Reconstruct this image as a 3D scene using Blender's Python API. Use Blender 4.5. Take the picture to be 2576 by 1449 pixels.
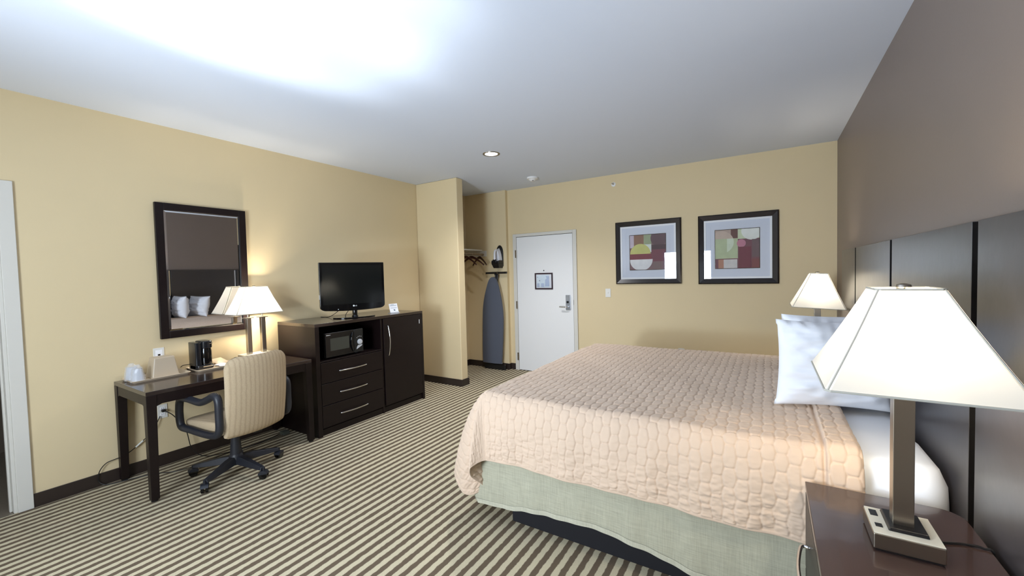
import bpy, bmesh, math, random
import numpy as np
from mathutils import Vector, Matrix

# ------------------------------------------------------------------ scene
sc = bpy.context.scene
for o in list(bpy.data.objects):
    bpy.data.objects.remove(o)
COL = sc.collection
PI = math.pi
sc.view_settings.view_transform = 'Standard'
sc.view_settings.look = 'None'
sc.view_settings.gamma = 1.0
sc.view_settings.use_curve_mapping = False
sc.view_settings.exposure = 0.0

# room numbers (metres)
W, D, H = 4.783, 5.381, 2.758          # right wall x, back wall y, ceiling z
DC = 5.321                             # closet part of the back wall
XP, YP, TP = 0.728, 4.2185, 0.132      # closet partition: length, front face, thickness
Y0 = -1.25                             # wall behind the camera

# ------------------------------------------------------------------ camera
yaw, pitch, roll = 0.5583781, -0.0357709, -0.0253476
fwd = Vector((-math.sin(yaw) * math.cos(pitch), math.cos(yaw) * math.cos(pitch), math.sin(pitch)))
right = Vector((math.cos(yaw), math.sin(yaw), 0))
up = right.cross(fwd)
r2 = right * math.cos(roll) + up * math.sin(roll)
u2 = -right * math.sin(roll) + up * math.cos(roll)
cam = bpy.data.cameras.new('camera')
cam.sensor_width = 36
cam.lens = 1033.661 * 36 / 2576
cam.clip_start = 0.02
camo = bpy.data.objects.new('camera', cam)
COL.objects.link(camo)
M = Matrix((r2, u2, -fwd)).transposed().to_4x4()
M.translation = Vector((4.18139, 0, 1.48727))
camo.matrix_world = M
sc.camera = camo

# ------------------------------------------------------------------ world and lights
wd = bpy.data.worlds.new('world')
sc.world = wd
wd.use_nodes = True
wd.node_tree.nodes['Background'].inputs[0].default_value = (0.75, 0.85, 1.0, 1)
wd.node_tree.nodes['Background'].inputs[1].default_value = 1.0


def light(name, kind, loc, power, color, aim=None, **kw):
    l = bpy.data.lights.new(name, kind)
    l.energy = power
    l.color = color
    for k, v in kw.items():
        setattr(l, k, v)
    o = bpy.data.objects.new(name, l)
    COL.objects.link(o)
    o.location = loc
    if aim is not None:
        o.rotation_euler = (Vector(aim) - Vector(loc)).to_track_quat('-Z', 'Y').to_euler()
    return o


DAY = (0.78, 0.885, 1.0)
WARM = (1.0, 0.88, 0.68)
light('window_daylight', 'AREA', (2.32, Y0 + 0.05, 1.38), 100, DAY, aim=(2.32, 3, 1.25),
      shape='RECTANGLE', size=1.16, size_y=1.14)
# added spot makes the bright ceiling patch; bounced sunlight is only assumed
patch_spot = light('ceiling_patch_spot', 'SPOT', (2.25, -0.75, 0.95), 400, (0.80, 0.90, 1.0), aim=(2.26, 0.84, H),
      spot_size=math.radians(40), spot_blend=0.6, shadow_soft_size=0.12)
# noise makes the patch of the added spot uneven
patch_spot.data.use_nodes = True
_nt = patch_spot.data.node_tree
_em = _nt.nodes['Emission']
_tc = _nt.nodes.new('ShaderNodeTexCoord')
_nz = _nt.nodes.new('ShaderNodeTexNoise')
_nz.inputs['Scale'].default_value = 5.5
_nz.inputs['Detail'].default_value = 1.0
_mr = _nt.nodes.new('ShaderNodeMapRange')
_mr.inputs['From Min'].default_value = 0.38
_mr.inputs['From Max'].default_value = 0.62
_mr.inputs['To Min'].default_value = 0.45
_mr.inputs['To Max'].default_value = 1.5
_nt.links.new(_tc.outputs['Normal'], _nz.inputs['Vector'])
_nt.links.new(_nz.outputs['Fac'], _mr.inputs['Value'])
_nt.links.new(_mr.outputs[0], _em.inputs['Strength'])
light('ceiling_fill_wide', 'SPOT', (2.35, -0.85, 0.90), 260, (0.70, 0.84, 1.0), aim=(2.9, 2.6, H),
      spot_size=math.radians(120), spot_blend=1.0, shadow_soft_size=0.2)  # added broad fill that lifts the ceiling and the rear of the room
light('downlight_beam', 'SPOT', (1.692, 3.639, H - 0.02), 165, (0.98, 0.98, 1.0), aim=(1.692, 3.639, 0),
      spot_size=math.radians(142), spot_blend=0.9, shadow_soft_size=0.05)
light('bathroom_fill', 'POINT', (-0.9, -0.2, 2.2), 0.8, (1.0, 0.9, 0.75), shadow_soft_size=0.15)  # added faint fill; the bathroom has no lamp of its own

# ------------------------------------------------------------------ materials
MATS = {}


def srgb(r, g, b):
    f = lambda c: c / 12.92 if c <= 0.04045 else ((c + 0.055) / 1.055) ** 2.4
    return (f(r / 255), f(g / 255), f(b / 255), 1)


def mat(name, rgb, rough=0.5, metal=0.0, spec=0.5, noise=None, bump=None, coat=0.0, alpha=None, trans=0.0,
        emis=None, wood=None, sheen=0.0):
    """noise=(scale, amount) varies the colour; bump=(scale, strength, distance)."""
    m = bpy.data.materials.new(name)
    m.use_nodes = True
    nt = m.node_tree
    b = nt.nodes['Principled BSDF']
    col = srgb(*rgb)
    b.inputs['Base Color'].default_value = col
    b.inputs['Roughness'].default_value = rough
    b.inputs['Metallic'].default_value = metal
    b.inputs['Specular IOR Level'].default_value = spec
    b.inputs['Coat Weight'].default_value = coat
    b.inputs['Coat Roughness'].default_value = 0.05
    b.inputs['Sheen Weight'].default_value = sheen
    if trans:
        b.inputs['Transmission Weight'].default_value = trans
    if alpha is not None:
        b.inputs['Alpha'].default_value = alpha
    if emis:
        b.inputs['Emission Color'].default_value = (*emis[:3], 1)
        b.inputs['Emission Strength'].default_value = emis[3]
    tc = nt.nodes.new('ShaderNodeTexCoord')
    if noise or wood:
        n = nt.nodes.new('ShaderNodeTexNoise')
        n.inputs['Scale'].default_value = (noise or wood)[0]
        n.inputs['Detail'].default_value = 4
        mp = nt.nodes.new('ShaderNodeMapping')
        if wood:
            mp.inputs['Scale'].default_value = (wood[2], wood[3], wood[4])
        nt.links.new(tc.outputs['Object'], mp.inputs[0])
        nt.links.new(mp.outputs[0], n.inputs['Vector'])
        a = (noise or wood)[1]
        mx = nt.nodes.new('ShaderNodeMix')
        mx.data_type = 'RGBA'
        mx.inputs['A'].default_value = tuple(min(1, c * (1 - a)) for c in col[:3]) + (1,)
        mx.inputs['B'].default_value = tuple(min(1, c * (1 + a)) for c in col[:3]) + (1,)
        nt.links.new(n.outputs['Fac'], mx.inputs['Factor'])
        nt.links.new(mx.outputs['Result'], b.inputs['Base Color'])
    if bump:
        n = nt.nodes.new('ShaderNodeTexNoise')
        n.inputs['Scale'].default_value = bump[0]
        n.inputs['Detail'].default_value = 3
        nt.links.new(tc.outputs['Object'], n.inputs['Vector'])
        bp = nt.nodes.new('ShaderNodeBump')
        bp.inputs['Strength'].default_value = bump[1]
        bp.inputs['Distance'].default_value = bump[2]
        nt.links.new(n.outputs['Fac'], bp.inputs['Height'])
        nt.links.new(bp.outputs[0], b.inputs['Normal'])
    MATS[name] = m
    return m


cream = mat('cream_paint', (222, 203, 164), 0.62, noise=(3, 0.02), bump=(160, 0.12, 0.002), spec=0.35)
taupe = mat('taupe_paint', (132, 119, 111), 0.42, noise=(3, 0.03), bump=(160, 0.12, 0.002), spec=0.4)
ceil_m = mat('ceiling_paint', (220, 227, 241), 0.8, bump=(120, 0.1, 0.002), spec=0.2)
vinyl = mat('dark_vinyl', (46, 36, 31), 0.45)
white_m = mat('white_enamel', (236, 236, 236), 0.4, spec=0.4)
trim_m = mat('door_trim_paint', (216, 213, 205), 0.4)
espresso = mat('espresso_wood', (22, 12, 12), 0.42, wood=(4, 0.25, 1, 1, 18), coat=0.08, spec=0.28)
espresso_top = mat('espresso_top', (40, 29, 27), 0.22, wood=(4, 0.2, 18, 1, 1), coat=0.35)
niche_m = mat('espresso_inside', (44, 28, 26), 0.5)
black_m = mat('black_plastic', (20, 20, 22), 0.35)
blackgloss = mat('gloss_black', (9, 9, 10), 0.08)
navyplastic = mat('chair_plastic', (32, 34, 42), 0.45)
nickel = mat('brushed_nickel', (176, 168, 156), 0.3, metal=1.0)
chrome = mat('chrome', (222, 222, 222), 0.12, metal=1.0)
steel = mat('dark_steel', (70, 66, 66), 0.25, metal=1.0)
groove_m = mat('groove_shade_black', (16, 14, 14), 0.8, spec=0.1)  # matte black for the shade painted inside the headboard grooves
strip_m = mat('polished_strip', (215, 216, 220), 0.12, metal=1.0)
lock_m = mat('satin_chrome', (196, 200, 208), 0.3, metal=1.0)
plate_m = mat('outlet_plate', (232, 230, 224), 0.35)
linen = mat('white_linen', (238, 240, 246), 0.85, bump=(420, 0.15, 0.001), sheen=0.2)
chair_fab = None
tray_m = mat('tray_plastic', (214, 194, 168), 0.4)
bucket_m = mat('beige_plastic', (205, 188, 164), 0.35, trans=0.15)
cup_m = mat('frosted_cup', (228, 232, 240), 0.3, trans=0.35)
wrap_m = mat('thin_plastic_wrap', (235, 238, 245), 0.12, alpha=0.28)
paper = mat('white_paper', (236, 238, 244), 0.6)
mat_board = mat('mat_board', (226, 230, 241), 0.7)
white_bead = mat('white_bevel', (250, 250, 252), 0.5)
iron_m = mat('iron_shell', (215, 216, 222), 0.3)
board_m = mat('board_cover', (84, 89, 102), 0.85, bump=(300, 0.2, 0.001))
hanger_m = mat('hanger_wood', (58, 28, 24), 0.35)
rod_m = mat('rod_metal', (150, 132, 110), 0.35, metal=0.6)
tile_m = mat('bath_tile_shaded', (120, 110, 96), 0.3)  # tile colour darkened to stand for the unlit bathroom
cable_m = mat('black_cable', (22, 20, 20), 0.5)
greycable = mat('grey_cable', (150, 146, 138), 0.45)
tag_m = mat('cable_tag', (226, 226, 220), 0.5)
boxbase = mat('black_fabric_base', (22, 21, 26), 0.9)
blind_m = mat('window_frame_white', (225, 225, 225), 0.5)


def fabric_stripes(name, a, b, period, offset, duty, axis=0, rough=0.95, soft=0.06):
    m = bpy.data.materials.new(name)
    m.use_nodes = True
    nt = m.node_tree
    L = nt.links.new
    bs = nt.nodes['Principled BSDF']
    bs.inputs['Roughness'].default_value = rough
    bs.inputs['Specular IOR Level'].default_value = 0.15
    tc = nt.nodes.new('ShaderNodeTexCoord')
    # slight wobble of the stripe edge
    wn = nt.nodes.new('ShaderNodeTexNoise')
    wn.inputs['Scale'].default_value = 28
    L(tc.outputs['Object'], wn.inputs['Vector'])
    sx = nt.nodes.new('ShaderNodeSeparateXYZ')
    L(tc.outputs['Object'], sx.inputs[0])

    def math_(op, a_, b_=None, c_=None):
        n = nt.nodes.new('ShaderNodeMath')
        n.operation = op
        for i, v in enumerate((a_, b_, c_)):
            if v is None:
                continue
            if isinstance(v, (int, float)):
                n.inputs[i].default_value = v
            else:
                L(v, n.inputs[i])
        return n.outputs[0]
    x = math_('ADD', sx.outputs[axis], math_('MULTIPLY', math_('SUBTRACT', wn.outputs['Fac'], 0.5), 0.012))
    t = math_('FRACT', math_('DIVIDE', math_('SUBTRACT', x, offset), period))
    d = math_('ABSOLUTE', math_('SUBTRACT', t, 0.5))          # 0.5 at the dark centre
    mr = nt.nodes.new('ShaderNodeMapRange')
    L(d, mr.inputs['Value'])
    mr.inputs['From Min'].default_value = 0.5 - duty / 2 - soft / 2
    mr.inputs['From Max'].default_value = 0.5 - duty / 2 + soft / 2
    fine = nt.nodes.new('ShaderNodeTexNoise')
    fine.inputs['Scale'].default_value = 260
    fine.inputs['Detail'].default_value = 3
    L(tc.outputs['Object'], fine.inputs['Vector'])
    mx = nt.nodes.new('ShaderNodeMix')
    mx.data_type = 'RGBA'
    mx.inputs['A'].default_value = srgb(*a)
    mx.inputs['B'].default_value = srgb(*b)
    L(mr.outputs[0], mx.inputs['Factor'])
    hs = nt.nodes.new('ShaderNodeHueSaturation')
    L(math_('ADD', math_('MULTIPLY', fine.outputs['Fac'], 0.5), 0.75), hs.inputs['Value'])
    L(mx.outputs['Result'], hs.inputs['Color'])
    L(hs.outputs[0], bs.inputs['Base Color'])
    bp = nt.nodes.new('ShaderNodeBump')
    bp.inputs['Strength'].default_value = 0.5
    bp.inputs['Distance'].default_value = 0.004
    L(fine.outputs['Fac'], bp.inputs['Height'])
    L(bp.outputs[0], bs.inputs['Normal'])
    return m


carpet = fabric_stripes('striped_carpet', (203, 192, 163), (106, 92, 76), 0.062, 2.634, 0.50)


def chair_fabric():
    m = fabric_stripes('ribbed_chair_fabric', (186, 166, 137), (168, 148, 121), 0.030, 0.0, 0.25, axis=1, soft=0.3)
    return m


chair_fab = chair_fabric()


def weave(name, rgb, amt=0.10):
    """slubby linen weave for the bed skirt, with coordinates along x and z"""
    m = bpy.data.materials.new(name)
    m.use_nodes = True
    nt = m.node_tree
    L = nt.links.new
    bs = nt.nodes['Principled BSDF']
    bs.inputs['Roughness'].default_value = 0.9
    bs.inputs['Specular IOR Level'].default_value = 0.2
    tc = nt.nodes.new('ShaderNodeTexCoord')
    outs = []
    for sc_ in ((220, 220, 12), (12, 12, 220)):
        mp = nt.nodes.new('ShaderNodeMapping')
        mp.inputs['Scale'].default_value = sc_
        L(tc.outputs['Object'], mp.inputs[0])
        n = nt.nodes.new('ShaderNodeTexNoise')
        n.inputs['Scale'].default_value = 1
        n.inputs['Detail'].default_value = 2
        L(mp.outputs[0], n.inputs['Vector'])
        outs.append(n.outputs['Fac'])
    ad = nt.nodes.new('ShaderNodeMath')
    ad.operation = 'ADD'
    L(outs[0], ad.inputs[0])
    L(outs[1], ad.inputs[1])
    mr = nt.nodes.new('ShaderNodeMapRange')
    L(ad.outputs[0], mr.inputs['Value'])
    mr.inputs['From Min'].default_value = 0.6
    mr.inputs['From Max'].default_value = 1.4
    mx = nt.nodes.new('ShaderNodeMix')
    mx.data_type = 'RGBA'
    c = srgb(*rgb)
    mx.inputs['A'].default_value = tuple(v * (1 - amt * 2) for v in c[:3]) + (1,)
    mx.inputs['B'].default_value = tuple(min(1, v * (1 + amt * 2)) for v in c[:3]) + (1,)
    L(mr.outputs[0], mx.inputs['Factor'])
    L(mx.outputs['Result'], bs.inputs['Base Color'])
    bp = nt.nodes.new('ShaderNodeBump')
    bp.inputs['Strength'].default_value = 0.3
    bp.inputs['Distance'].default_value = 0.002
    L(ad.outputs[0], bp.inputs['Height'])
    L(bp.outputs[0], bs.inputs['Normal'])
    return m


skirt_m = weave('sage_linen', (170, 167, 147), 0.08)
quilt_m = mat('quilted_microfibre', (205, 180, 157), 0.85, noise=(9, 0.03), bump=(500, 0.25, 0.0012), sheen=0.25)


def shade_material(name, glow):
    m = bpy.data.materials.new(name)
    m.use_nodes = True
    nt = m.node_tree
    nt.nodes.clear()
    out = nt.nodes.new('ShaderNodeOutputMaterial')
    d = nt.nodes.new('ShaderNodeBsdfDiffuse')
    t = nt.nodes.new('ShaderNodeBsdfTranslucent')
    for n in (d, t):
        n.inputs['Color'].default_value = (0.66, 0.65, 0.62, 1)
    mx = nt.nodes.new('ShaderNodeMixShader')
    mx.inputs[0].default_value = 0.25
    nt.links.new(d.outputs[0], mx.inputs[1])
    nt.links.new(t.outputs[0], mx.inputs[2])
    e = nt.nodes.new('ShaderNodeEmission')
    e.inputs[0].default_value = (1.0, 0.95, 0.86, 1)
    e.inputs[1].default_value = glow
    ad = nt.nodes.new('ShaderNodeAddShader')
    nt.links.new(mx.outputs[0], ad.inputs[0])
    nt.links.new(e.outputs[0], ad.inputs[1])
    nt.links.new(ad.outputs[0], out.inputs[0])
    return m


shade_m = shade_material('lit_lamp_fabric', 0.05)


def emit(name, rgb, strength):
    m = bpy.data.materials.new(name)
    m.use_nodes = True
    nt = m.node_tree
    nt.nodes.clear()
    out = nt.nodes.new('ShaderNodeOutputMaterial')
    e = nt.nodes.new('ShaderNodeEmission')
    e.inputs[0].default_value = (*rgb, 1)
    e.inputs[1].default_value = strength
    nt.links.new(e.outputs[0], out.inputs[0])
    return m


def pane(name, refl=0.25, tint=(1, 1, 1)):
    """clear picture glass: see-through with a mirror-like surface"""
    m = bpy.data.materials.new(name)
    m.use_nodes = True
    nt = m.node_tree
    nt.nodes.clear()
    out = nt.nodes.new('ShaderNodeOutputMaterial')
    t = nt.nodes.new('ShaderNodeBsdfTransparent')
    t.inputs[0].default_value = (*tint, 1)
    g = nt.nodes.new('ShaderNodeBsdfGlossy')
    g.inputs['Roughness'].default_value = 0.01
    fr = nt.nodes.new('ShaderNodeFresnel')
    fr.inputs[0].default_value = 1.5
    mu = nt.nodes.new('ShaderNodeMath')
    mu.operation = 'MULTIPLY'
    mu.inputs[1].default_value = refl
    nt.links.new(fr.outputs[0], mu.inputs[0])
    mx = nt.nodes.new('ShaderNodeMixShader')
    nt.links.new(mu.outputs[0], mx.inputs[0])
    nt.links.new(t.outputs[0], mx.inputs[1])
    nt.links.new(g.outputs[0], mx.inputs[2])
    nt.links.new(mx.outputs[0], out.inputs[0])
    return m


glass_m = pane('picture_glass', 1.6)
mirror_m = mat('mirror_silver', (215, 214, 214), 0.015, metal=1.0)

# headboard: lacquered wood, slightly wavy gloss; added black strips that paint the unlit groove walls dark
head_m = mat('headboard_laminate', (56, 52, 54), 0.30, bump=(7, 0.06, 0.02), spec=0.9)


# ------------------------------------------------------------------ mesh helpers
class MB:
    def __init__(self):
        self.v, self.f = [], []

    def add(self, vs, fs):
        b = len(self.v)
        self.v += [tuple(map(float, p)) for p in vs]
        self.f += [tuple(i + b for i in f) for f in fs]
        return self

    def box(self, x0, x1, y0, y1, z0, z1):
        vs = [(x, y, z) for z in (z0, z1) for y in (y0, y1) for x in (x0, x1)]
        return self.add(vs, [(0, 2, 3, 1), (4, 5, 7, 6), (0, 1, 5, 4), (2, 6, 7, 3), (0, 4, 6, 2), (1, 3, 7, 5)])

    def frustum(self, b, t, z0, z1):
        """b, t = (x0,x1,y0,y1) at the bottom and at the top"""
        vs = [(x, y, z0) for y in b[2:] for x in b[:2]] + [(x, y, z1) for y in t[2:] for x in t[:2]]
        return self.add(vs, [(0, 2, 3, 1), (4, 5, 7, 6), (0, 1, 5, 4), (2, 6, 7, 3), (0, 4, 6, 2), (1, 3, 7, 5)])

    def prism(self, poly, axis, a0, a1):
        """polygon in the two other axes extruded along axis; poly listed as 2-D points"""
        n = len(poly)

        def P(p, a):
            if axis == 'x':
                return (a, p[0], p[1])
            if axis == 'y':
                return (p[0], a, p[1])
            return (p[0], p[1], a)
        vs = [P(p, a0) for p in poly] + [P(p, a1) for p in poly]
        fs = [tuple(range(n))[::-1], tuple(range(n, 2 * n))]
        fs += [(i, (i + 1) % n, (i + 1) % n + n, i + n) for i in range(n)]
        return self.add(vs, fs)

    def lathe(self, prof, c=(0, 0, 0), n=24, axis='z', cap=True):
        """prof = [(r, h)...]"""
        vs = []
        for r, h in prof:
            for k in range(n):
                a = 2 * PI * k / n
                p = (r * math.cos(a), r * math.sin(a), h)
                if axis == 'x':
                    p = (p[2], p[0], p[1])
                elif axis == 'y':
                    p = (p[0], p[2], p[1])
                vs.append((p[0] + c[0], p[1] + c[1], p[2] + c[2]))
        fs = []
        for i in range(len(prof) - 1):
            for k in range(n):
                fs.append((i * n + k, i * n + (k + 1) % n, (i + 1) * n + (k + 1) % n, (i + 1) * n + k))
        if cap:
            fs.append(tuple(range(n))[::-1])
            fs.append(tuple(range((len(prof) - 1) * n, len(prof) * n)))
        return self.add(vs, fs)

    def cyl(self, c, r, h, n=24, axis='z'):
        return self.lathe([(r, 0), (r, h)], c, n, axis)

    def tube(self, pts, r, n=8, closed=False, ry=None, upv=(0, 0, 1)):
        """round or flat tube along points; r may be a list"""
        pts = [Vector(p) for p in pts]
        m = len(pts)
        rs = r if isinstance(r, (list, tuple)) else [r] * m
        vs, fs = [], []
        prev = None
        for i, p in enumerate(pts):
            if closed:
                t = (pts[(i + 1) % m] - pts[i - 1]).normalized()
            else:
                t = (pts[min(i + 1, m - 1)] - pts[max(i - 1, 0)]).normalized()
            ref = Vector(upv) if prev is None else prev
            s = ref - t * ref.dot(t)
            if s.length < 1e-4:
                s = Vector((1, 0, 0)) - t * t.x
                if s.length < 1e-3:
                    s = Vector((0, 1, 0)) - t * t.y
            s.normalize()
            if ry is None:
                prev = s
            b = t.cross(s)
            for k in range(n):
                a = 2 * PI * (k + 0.5) / n
                vs.append(p + s * math.cos(a) * rs[i] + b * math.sin(a) * (rs[i] if ry is None else ry))
        for i in range(m if closed else m - 1):
            j = (i + 1) % m
            for k in range(n):
                fs.append((i * n + k, i * n + (k + 1) % n, j * n + (k + 1) % n, j * n + k))
        if not closed:
            fs.append(tuple(range(n))[::-1])
            fs.append(tuple(range((m - 1) * n, m * n)))
        return self.add(vs, fs)


def smooth_pts(pts, n=8, closed=False):
    """Catmull-Rom through the points"""
    P = [Vector(p) for p in pts]
    out = []
    m = len(P)
    rng = range(m) if closed else range(m - 1)
    for i in rng:
        a = P[(i - 1) % m] if closed or i > 0 else P[i]
        b, c = P[i], P[(i + 1) % m]
        d = P[(i + 2) % m] if closed or i < m - 2 else c
        for k in range(n):
            t = k / n
            out.append(0.5 * ((2 * b) + (c - a) * t + (2 * a - 5 * b + 4 * c - d) * t * t + (3 * b - a - 3 * c + d) * t ** 3))
    if not closed:
        out.append(P[-1])
    return out


def obj(name, mb, m, parent=None, label=None, smooth=False, bevel=0.0, seg=2, subsurf=0, angle=35):
    me = bpy.data.meshes.new(name)
    me.from_pydata(mb.v, [], mb.f)
    me.validate()
    bm = bmesh.new()
    bm.from_mesh(me)
    bmesh.ops.recalc_face_normals(bm, faces=bm.faces)
    bm.to_mesh(me)
    bm.free()
    me.materials.append(m)
    o = bpy.data.objects.new(name, me)
    COL.objects.link(o)
    if parent is not None:
        o.parent = parent
    if label:
        o['label'] = label
    if bevel:
        b = o.modifiers.new('bevel', 'BEVEL')
        b.width = bevel
        b.segments = seg
        b.limit_method = 'ANGLE'
        b.angle_limit = math.radians(angle)
        me.shade_smooth()
        b.harden_normals = True
    if subsurf:
        s = o.modifiers.new('sub', 'SUBSURF')
        s.levels = s.render_levels = subsurf
        me.shade_smooth()
    if smooth:
        me.shade_smooth()
        try:
            me.set_sharp_from_angle(angle=math.radians(50))
        except Exception:
            pass
    return o


def tag(o, label, cat, group=None, kind=None):
    o['label'] = label
    o['category'] = cat
    if group:
        o['group'] = group
    if kind:
        o['kind'] = kind
    return o


def thing(name, label, cat, loc=(0, 0, 0), rotz=0.0, group=None):
    o = bpy.data.objects.new(name, None)
    o.empty_display_size = 0.1
    COL.objects.link(o)
    o.location = loc
    o.rotation_euler = (0, 0, rotz)
    return tag(o, label, cat, group)


def struct(name, mb, m, label=None, parent=None, **kw):
    o = obj(name, mb, m, parent, label, **kw)
    o['kind'] = 'structure'
    return o


def dup(root, loc, rotz=None, label=None):
    r = root.copy()
    COL.objects.link(r)
    r.location = loc
    if rotz is not None:
        r.rotation_euler = (root.rotation_euler[0], root.rotation_euler[1], rotz)
    if label:
        r['label'] = label
    for ch in list(root.children):
        c = ch.copy()
        COL.objects.link(c)
        c.parent = r
        for g in ch.children:
            d = g.copy()
            COL.objects.link(d)
            d.parent = c
    return r


def text_mesh(s, size, mname, m, parent, loc, rot, depth=0.0006):
    cu = bpy.data.curves.new(mname, 'FONT')
    cu.body = s
    cu.size = size
    cu.extrude = depth
    cu.align_x = 'CENTER'
    o = bpy.data.objects.new(mname + '_tmp', cu)
    COL.objects.link(o)
    dg = bpy.context.evaluated_depsgraph_get()
    me = bpy.data.meshes.new_from_object(o.evaluated_get(dg))
    bpy.data.objects.remove(o)
    me.materials.clear()
    me.materials.append(m)
    t = bpy.data.objects.new(mname, me)
    COL.objects.link(t)
    t.parent = parent
    t.location = loc
    t.rotation_euler = rot
    return t


def vnoise(x, y, seed=0):
    """smooth value noise on numpy arrays, about -1..1"""
    rs = np.random.RandomState(seed)
    T = rs.rand(64, 64) * 2 - 1
    xi, yi = np.floor(x).astype(int), np.floor(y).astype(int)
    fx, fy = x - xi, y - yi
    fx, fy = fx * fx * (3 - 2 * fx), fy * fy * (3 - 2 * fy)
    g = lambda i, j: T[i % 64, j % 64]
    return (g(xi, yi) * (1 - fx) + g(xi + 1, yi) * fx) * (1 - fy) + (g(xi, yi + 1) * (1 - fx) + g(xi + 1, yi + 1) * fx) * fy


def grid_obj(name, P, m, parent=None, label=None, closed_u=False):
    """P (nu, nv, 3) array of points to a smooth mesh"""
    nu, nv = P.shape[:2]
    me = bpy.data.meshes.new(name)
    I = np.arange(nu * nv).reshape(nu, nv)
    if closed_u:
        I = np.vstack([I, I[:1]])
    q = np.stack([I[:-1, :-1], I[1:, :-1], I[1:, 1:], I[:-1, 1:]], -1).reshape(-1, 4)
    me.vertices.add(nu * nv)
    me.vertices.foreach_set('co', P.reshape(-1).astype(np.float32))
    me.loops.add(q.size)
    me.loops.foreach_set('vertex_index', q.reshape(-1).astype(np.int32))
    me.polygons.add(len(q))
    me.polygons.foreach_set('loop_start', np.arange(0, q.size, 4, dtype=np.int32))
    me.polygons.foreach_set('loop_total', np.full(len(q), 4, dtype=np.int32))
    me.update(calc_edges=True)
    me.validate()
    me.shade_smooth()
    me.materials.append(m)
    o = bpy.data.objects.new(name, me)
    COL.objects.link(o)
    if parent is not None:
        o.parent = parent
    if label:
        o['label'] = label
    return o


# ------------------------------------------------------------------ the room
struct('floor', MB().box(-0.0, W, Y0 - 0.1, D + 0.1, -0.06, 0), carpet, 'olive and brown striped carpet')
struct('ceiling', MB().box(-0.12, W + 0.1, Y0 - 0.1, D + 0.1, H, H + 0.06), ceil_m)
BY0, BY1, BZ = -0.42, 0.508, 2.10        # bathroom opening in the left wall
mb = MB().box(-0.12, 0, BY1, D + 0.1, -0.06, H).box(-0.12, 0, BY0, BY1, BZ, H).box(-0.12, 0, Y0 - 0.1, BY0, -0.06, H)
struct('wall_left', mb, cream)
struct('wall_right', MB().box(W, W + 0.1, Y0 - 0.1, D + 0.1, -0.06, H), taupe, 'taupe accent wall')
mb = MB().box(0.776, W, D, D + 0.1, -0.06, H).box(0, 0.776, DC, D + 0.1, -0.06, H)
struct('wall_back', mb, cream)
struct('wall_partition', MB().box(0, XP, YP, YP + TP, 0, H), cream, 'short cream wall beside the closet', bevel=0.012, seg=3)
WX0, WX1, WZ0, WZ1 = 1.72, 2.92, 0.80, 1.96
mb = MB().box(0, WX0, Y0 - 0.1, Y0, -0.06, H).box(WX1, W, Y0 - 0.1, Y0, -0.06, H)
mb.box(WX0, WX1, Y0 - 0.1, Y0, -0.06, WZ0).box(WX0, WX1, Y0 - 0.1, Y0, WZ1, H)
struct('wall_front', mb, cream)
wf = struct('window_1', MB().box(WX0, WX1, Y0 - 0.06, Y0 + 0.02, WZ0 - 0.03, WZ0).box(WX0, WX1, Y0 - 0.06, Y0 + 0.02, WZ1, WZ1 + 0.03)
            .box(WX0 - 0.03, WX0, Y0 - 0.06, Y0 + 0.02, WZ0 - 0.03, WZ1 + 0.03).box(WX1, WX1 + 0.03, Y0 - 0.06, Y0 + 0.02, WZ0 - 0.03, WZ1 + 0.03)
            .box(2.31, 2.33, Y0 - 0.05, Y0, WZ0, WZ1), blind_m)
obj('window_pane', MB().box(WX0, WX1, Y0 - 0.035, Y0 - 0.03, WZ0, WZ1), glass_m, wf)
# bathroom beyond the opening
mb = MB().box(-1.75, -1.65, -1.2, 1.2, -0.06, H).box(-1.65, -0.12, 1.1, 1.2, -0.06, H).box(-1.65, -0.12, -1.2, -1.1, -0.06, H)
struct('wall_bathroom', mb, mat('bath_paint_shaded', (96, 84, 70), 0.7))  # dark wall colour stands in for the shade of the unlit room
struct('floor_bathroom', MB().box(-1.65, -0.0, -1.1, 1.1, -0.06, -0.001), tile_m)
struct('ceiling_bathroom', MB().box(-1.65, -0.12, -1.1, 1.1, 2.4, 2.45), ceil_m)
# casing and jamb of the bathroom opening
mb = MB().box(0, 0.018, BY1 - 0.002, BY1 + 0.068, 0, BZ + 0.068).box(0, 0.018, BY0 - 0.068, BY0 + 0.002, 0, BZ + 0.068)
mb.box(0, 0.018, BY0 + 0.002, BY1 - 0.002, BZ - 0.002, BZ + 0.068)
struct('trim_1', mb, trim_m, bevel=0.004)
mb = MB().box(-0.125, 0.002, BY1 - 0.018, BY1, 0, BZ).box(-0.125, 0.002, BY0, BY0 + 0.018, 0, BZ).box(-0.125, 0.002, BY0, BY1, BZ - 0.018, BZ)
mb.box(-0.075, -0.045, BY1 - 0.030, BY1 - 0.018, 0, BZ)
struct('trim_2', mb, trim_m, bevel=0.003)

bbh = 0.0925
B = lambda: MB()
struct('baseboard_left', B().box(0, 0.012, BY1 + 0.068, YP, 0, bbh), vinyl, bevel=0.003)
struct('baseboard_partition', B().box(0, XP + 0.012, YP - 0.012, YP, 0, bbh).box(XP, XP + 0.012, YP, YP + TP, 0, bbh)
       .box(0, XP + 0.012, YP + TP, YP + TP + 0.012, 0, bbh), vinyl, bevel=0.003)
struct('baseboard_closet', B().box(0, 0.012, YP + TP + 0.012, DC, 0, bbh).box(0.012, 0.788, DC - 0.012, DC, 0, bbh)
       .box(0.776, 0.788, DC, D - 0.012, 0, bbh).box(0.776, 0.866, D - 0.012, D, 0, bbh), vinyl, bevel=0.003)
struct('baseboard_back', B().box(1.926, W, D - 0.012, D, 0, bbh), vinyl, bevel=0.003)

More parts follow.
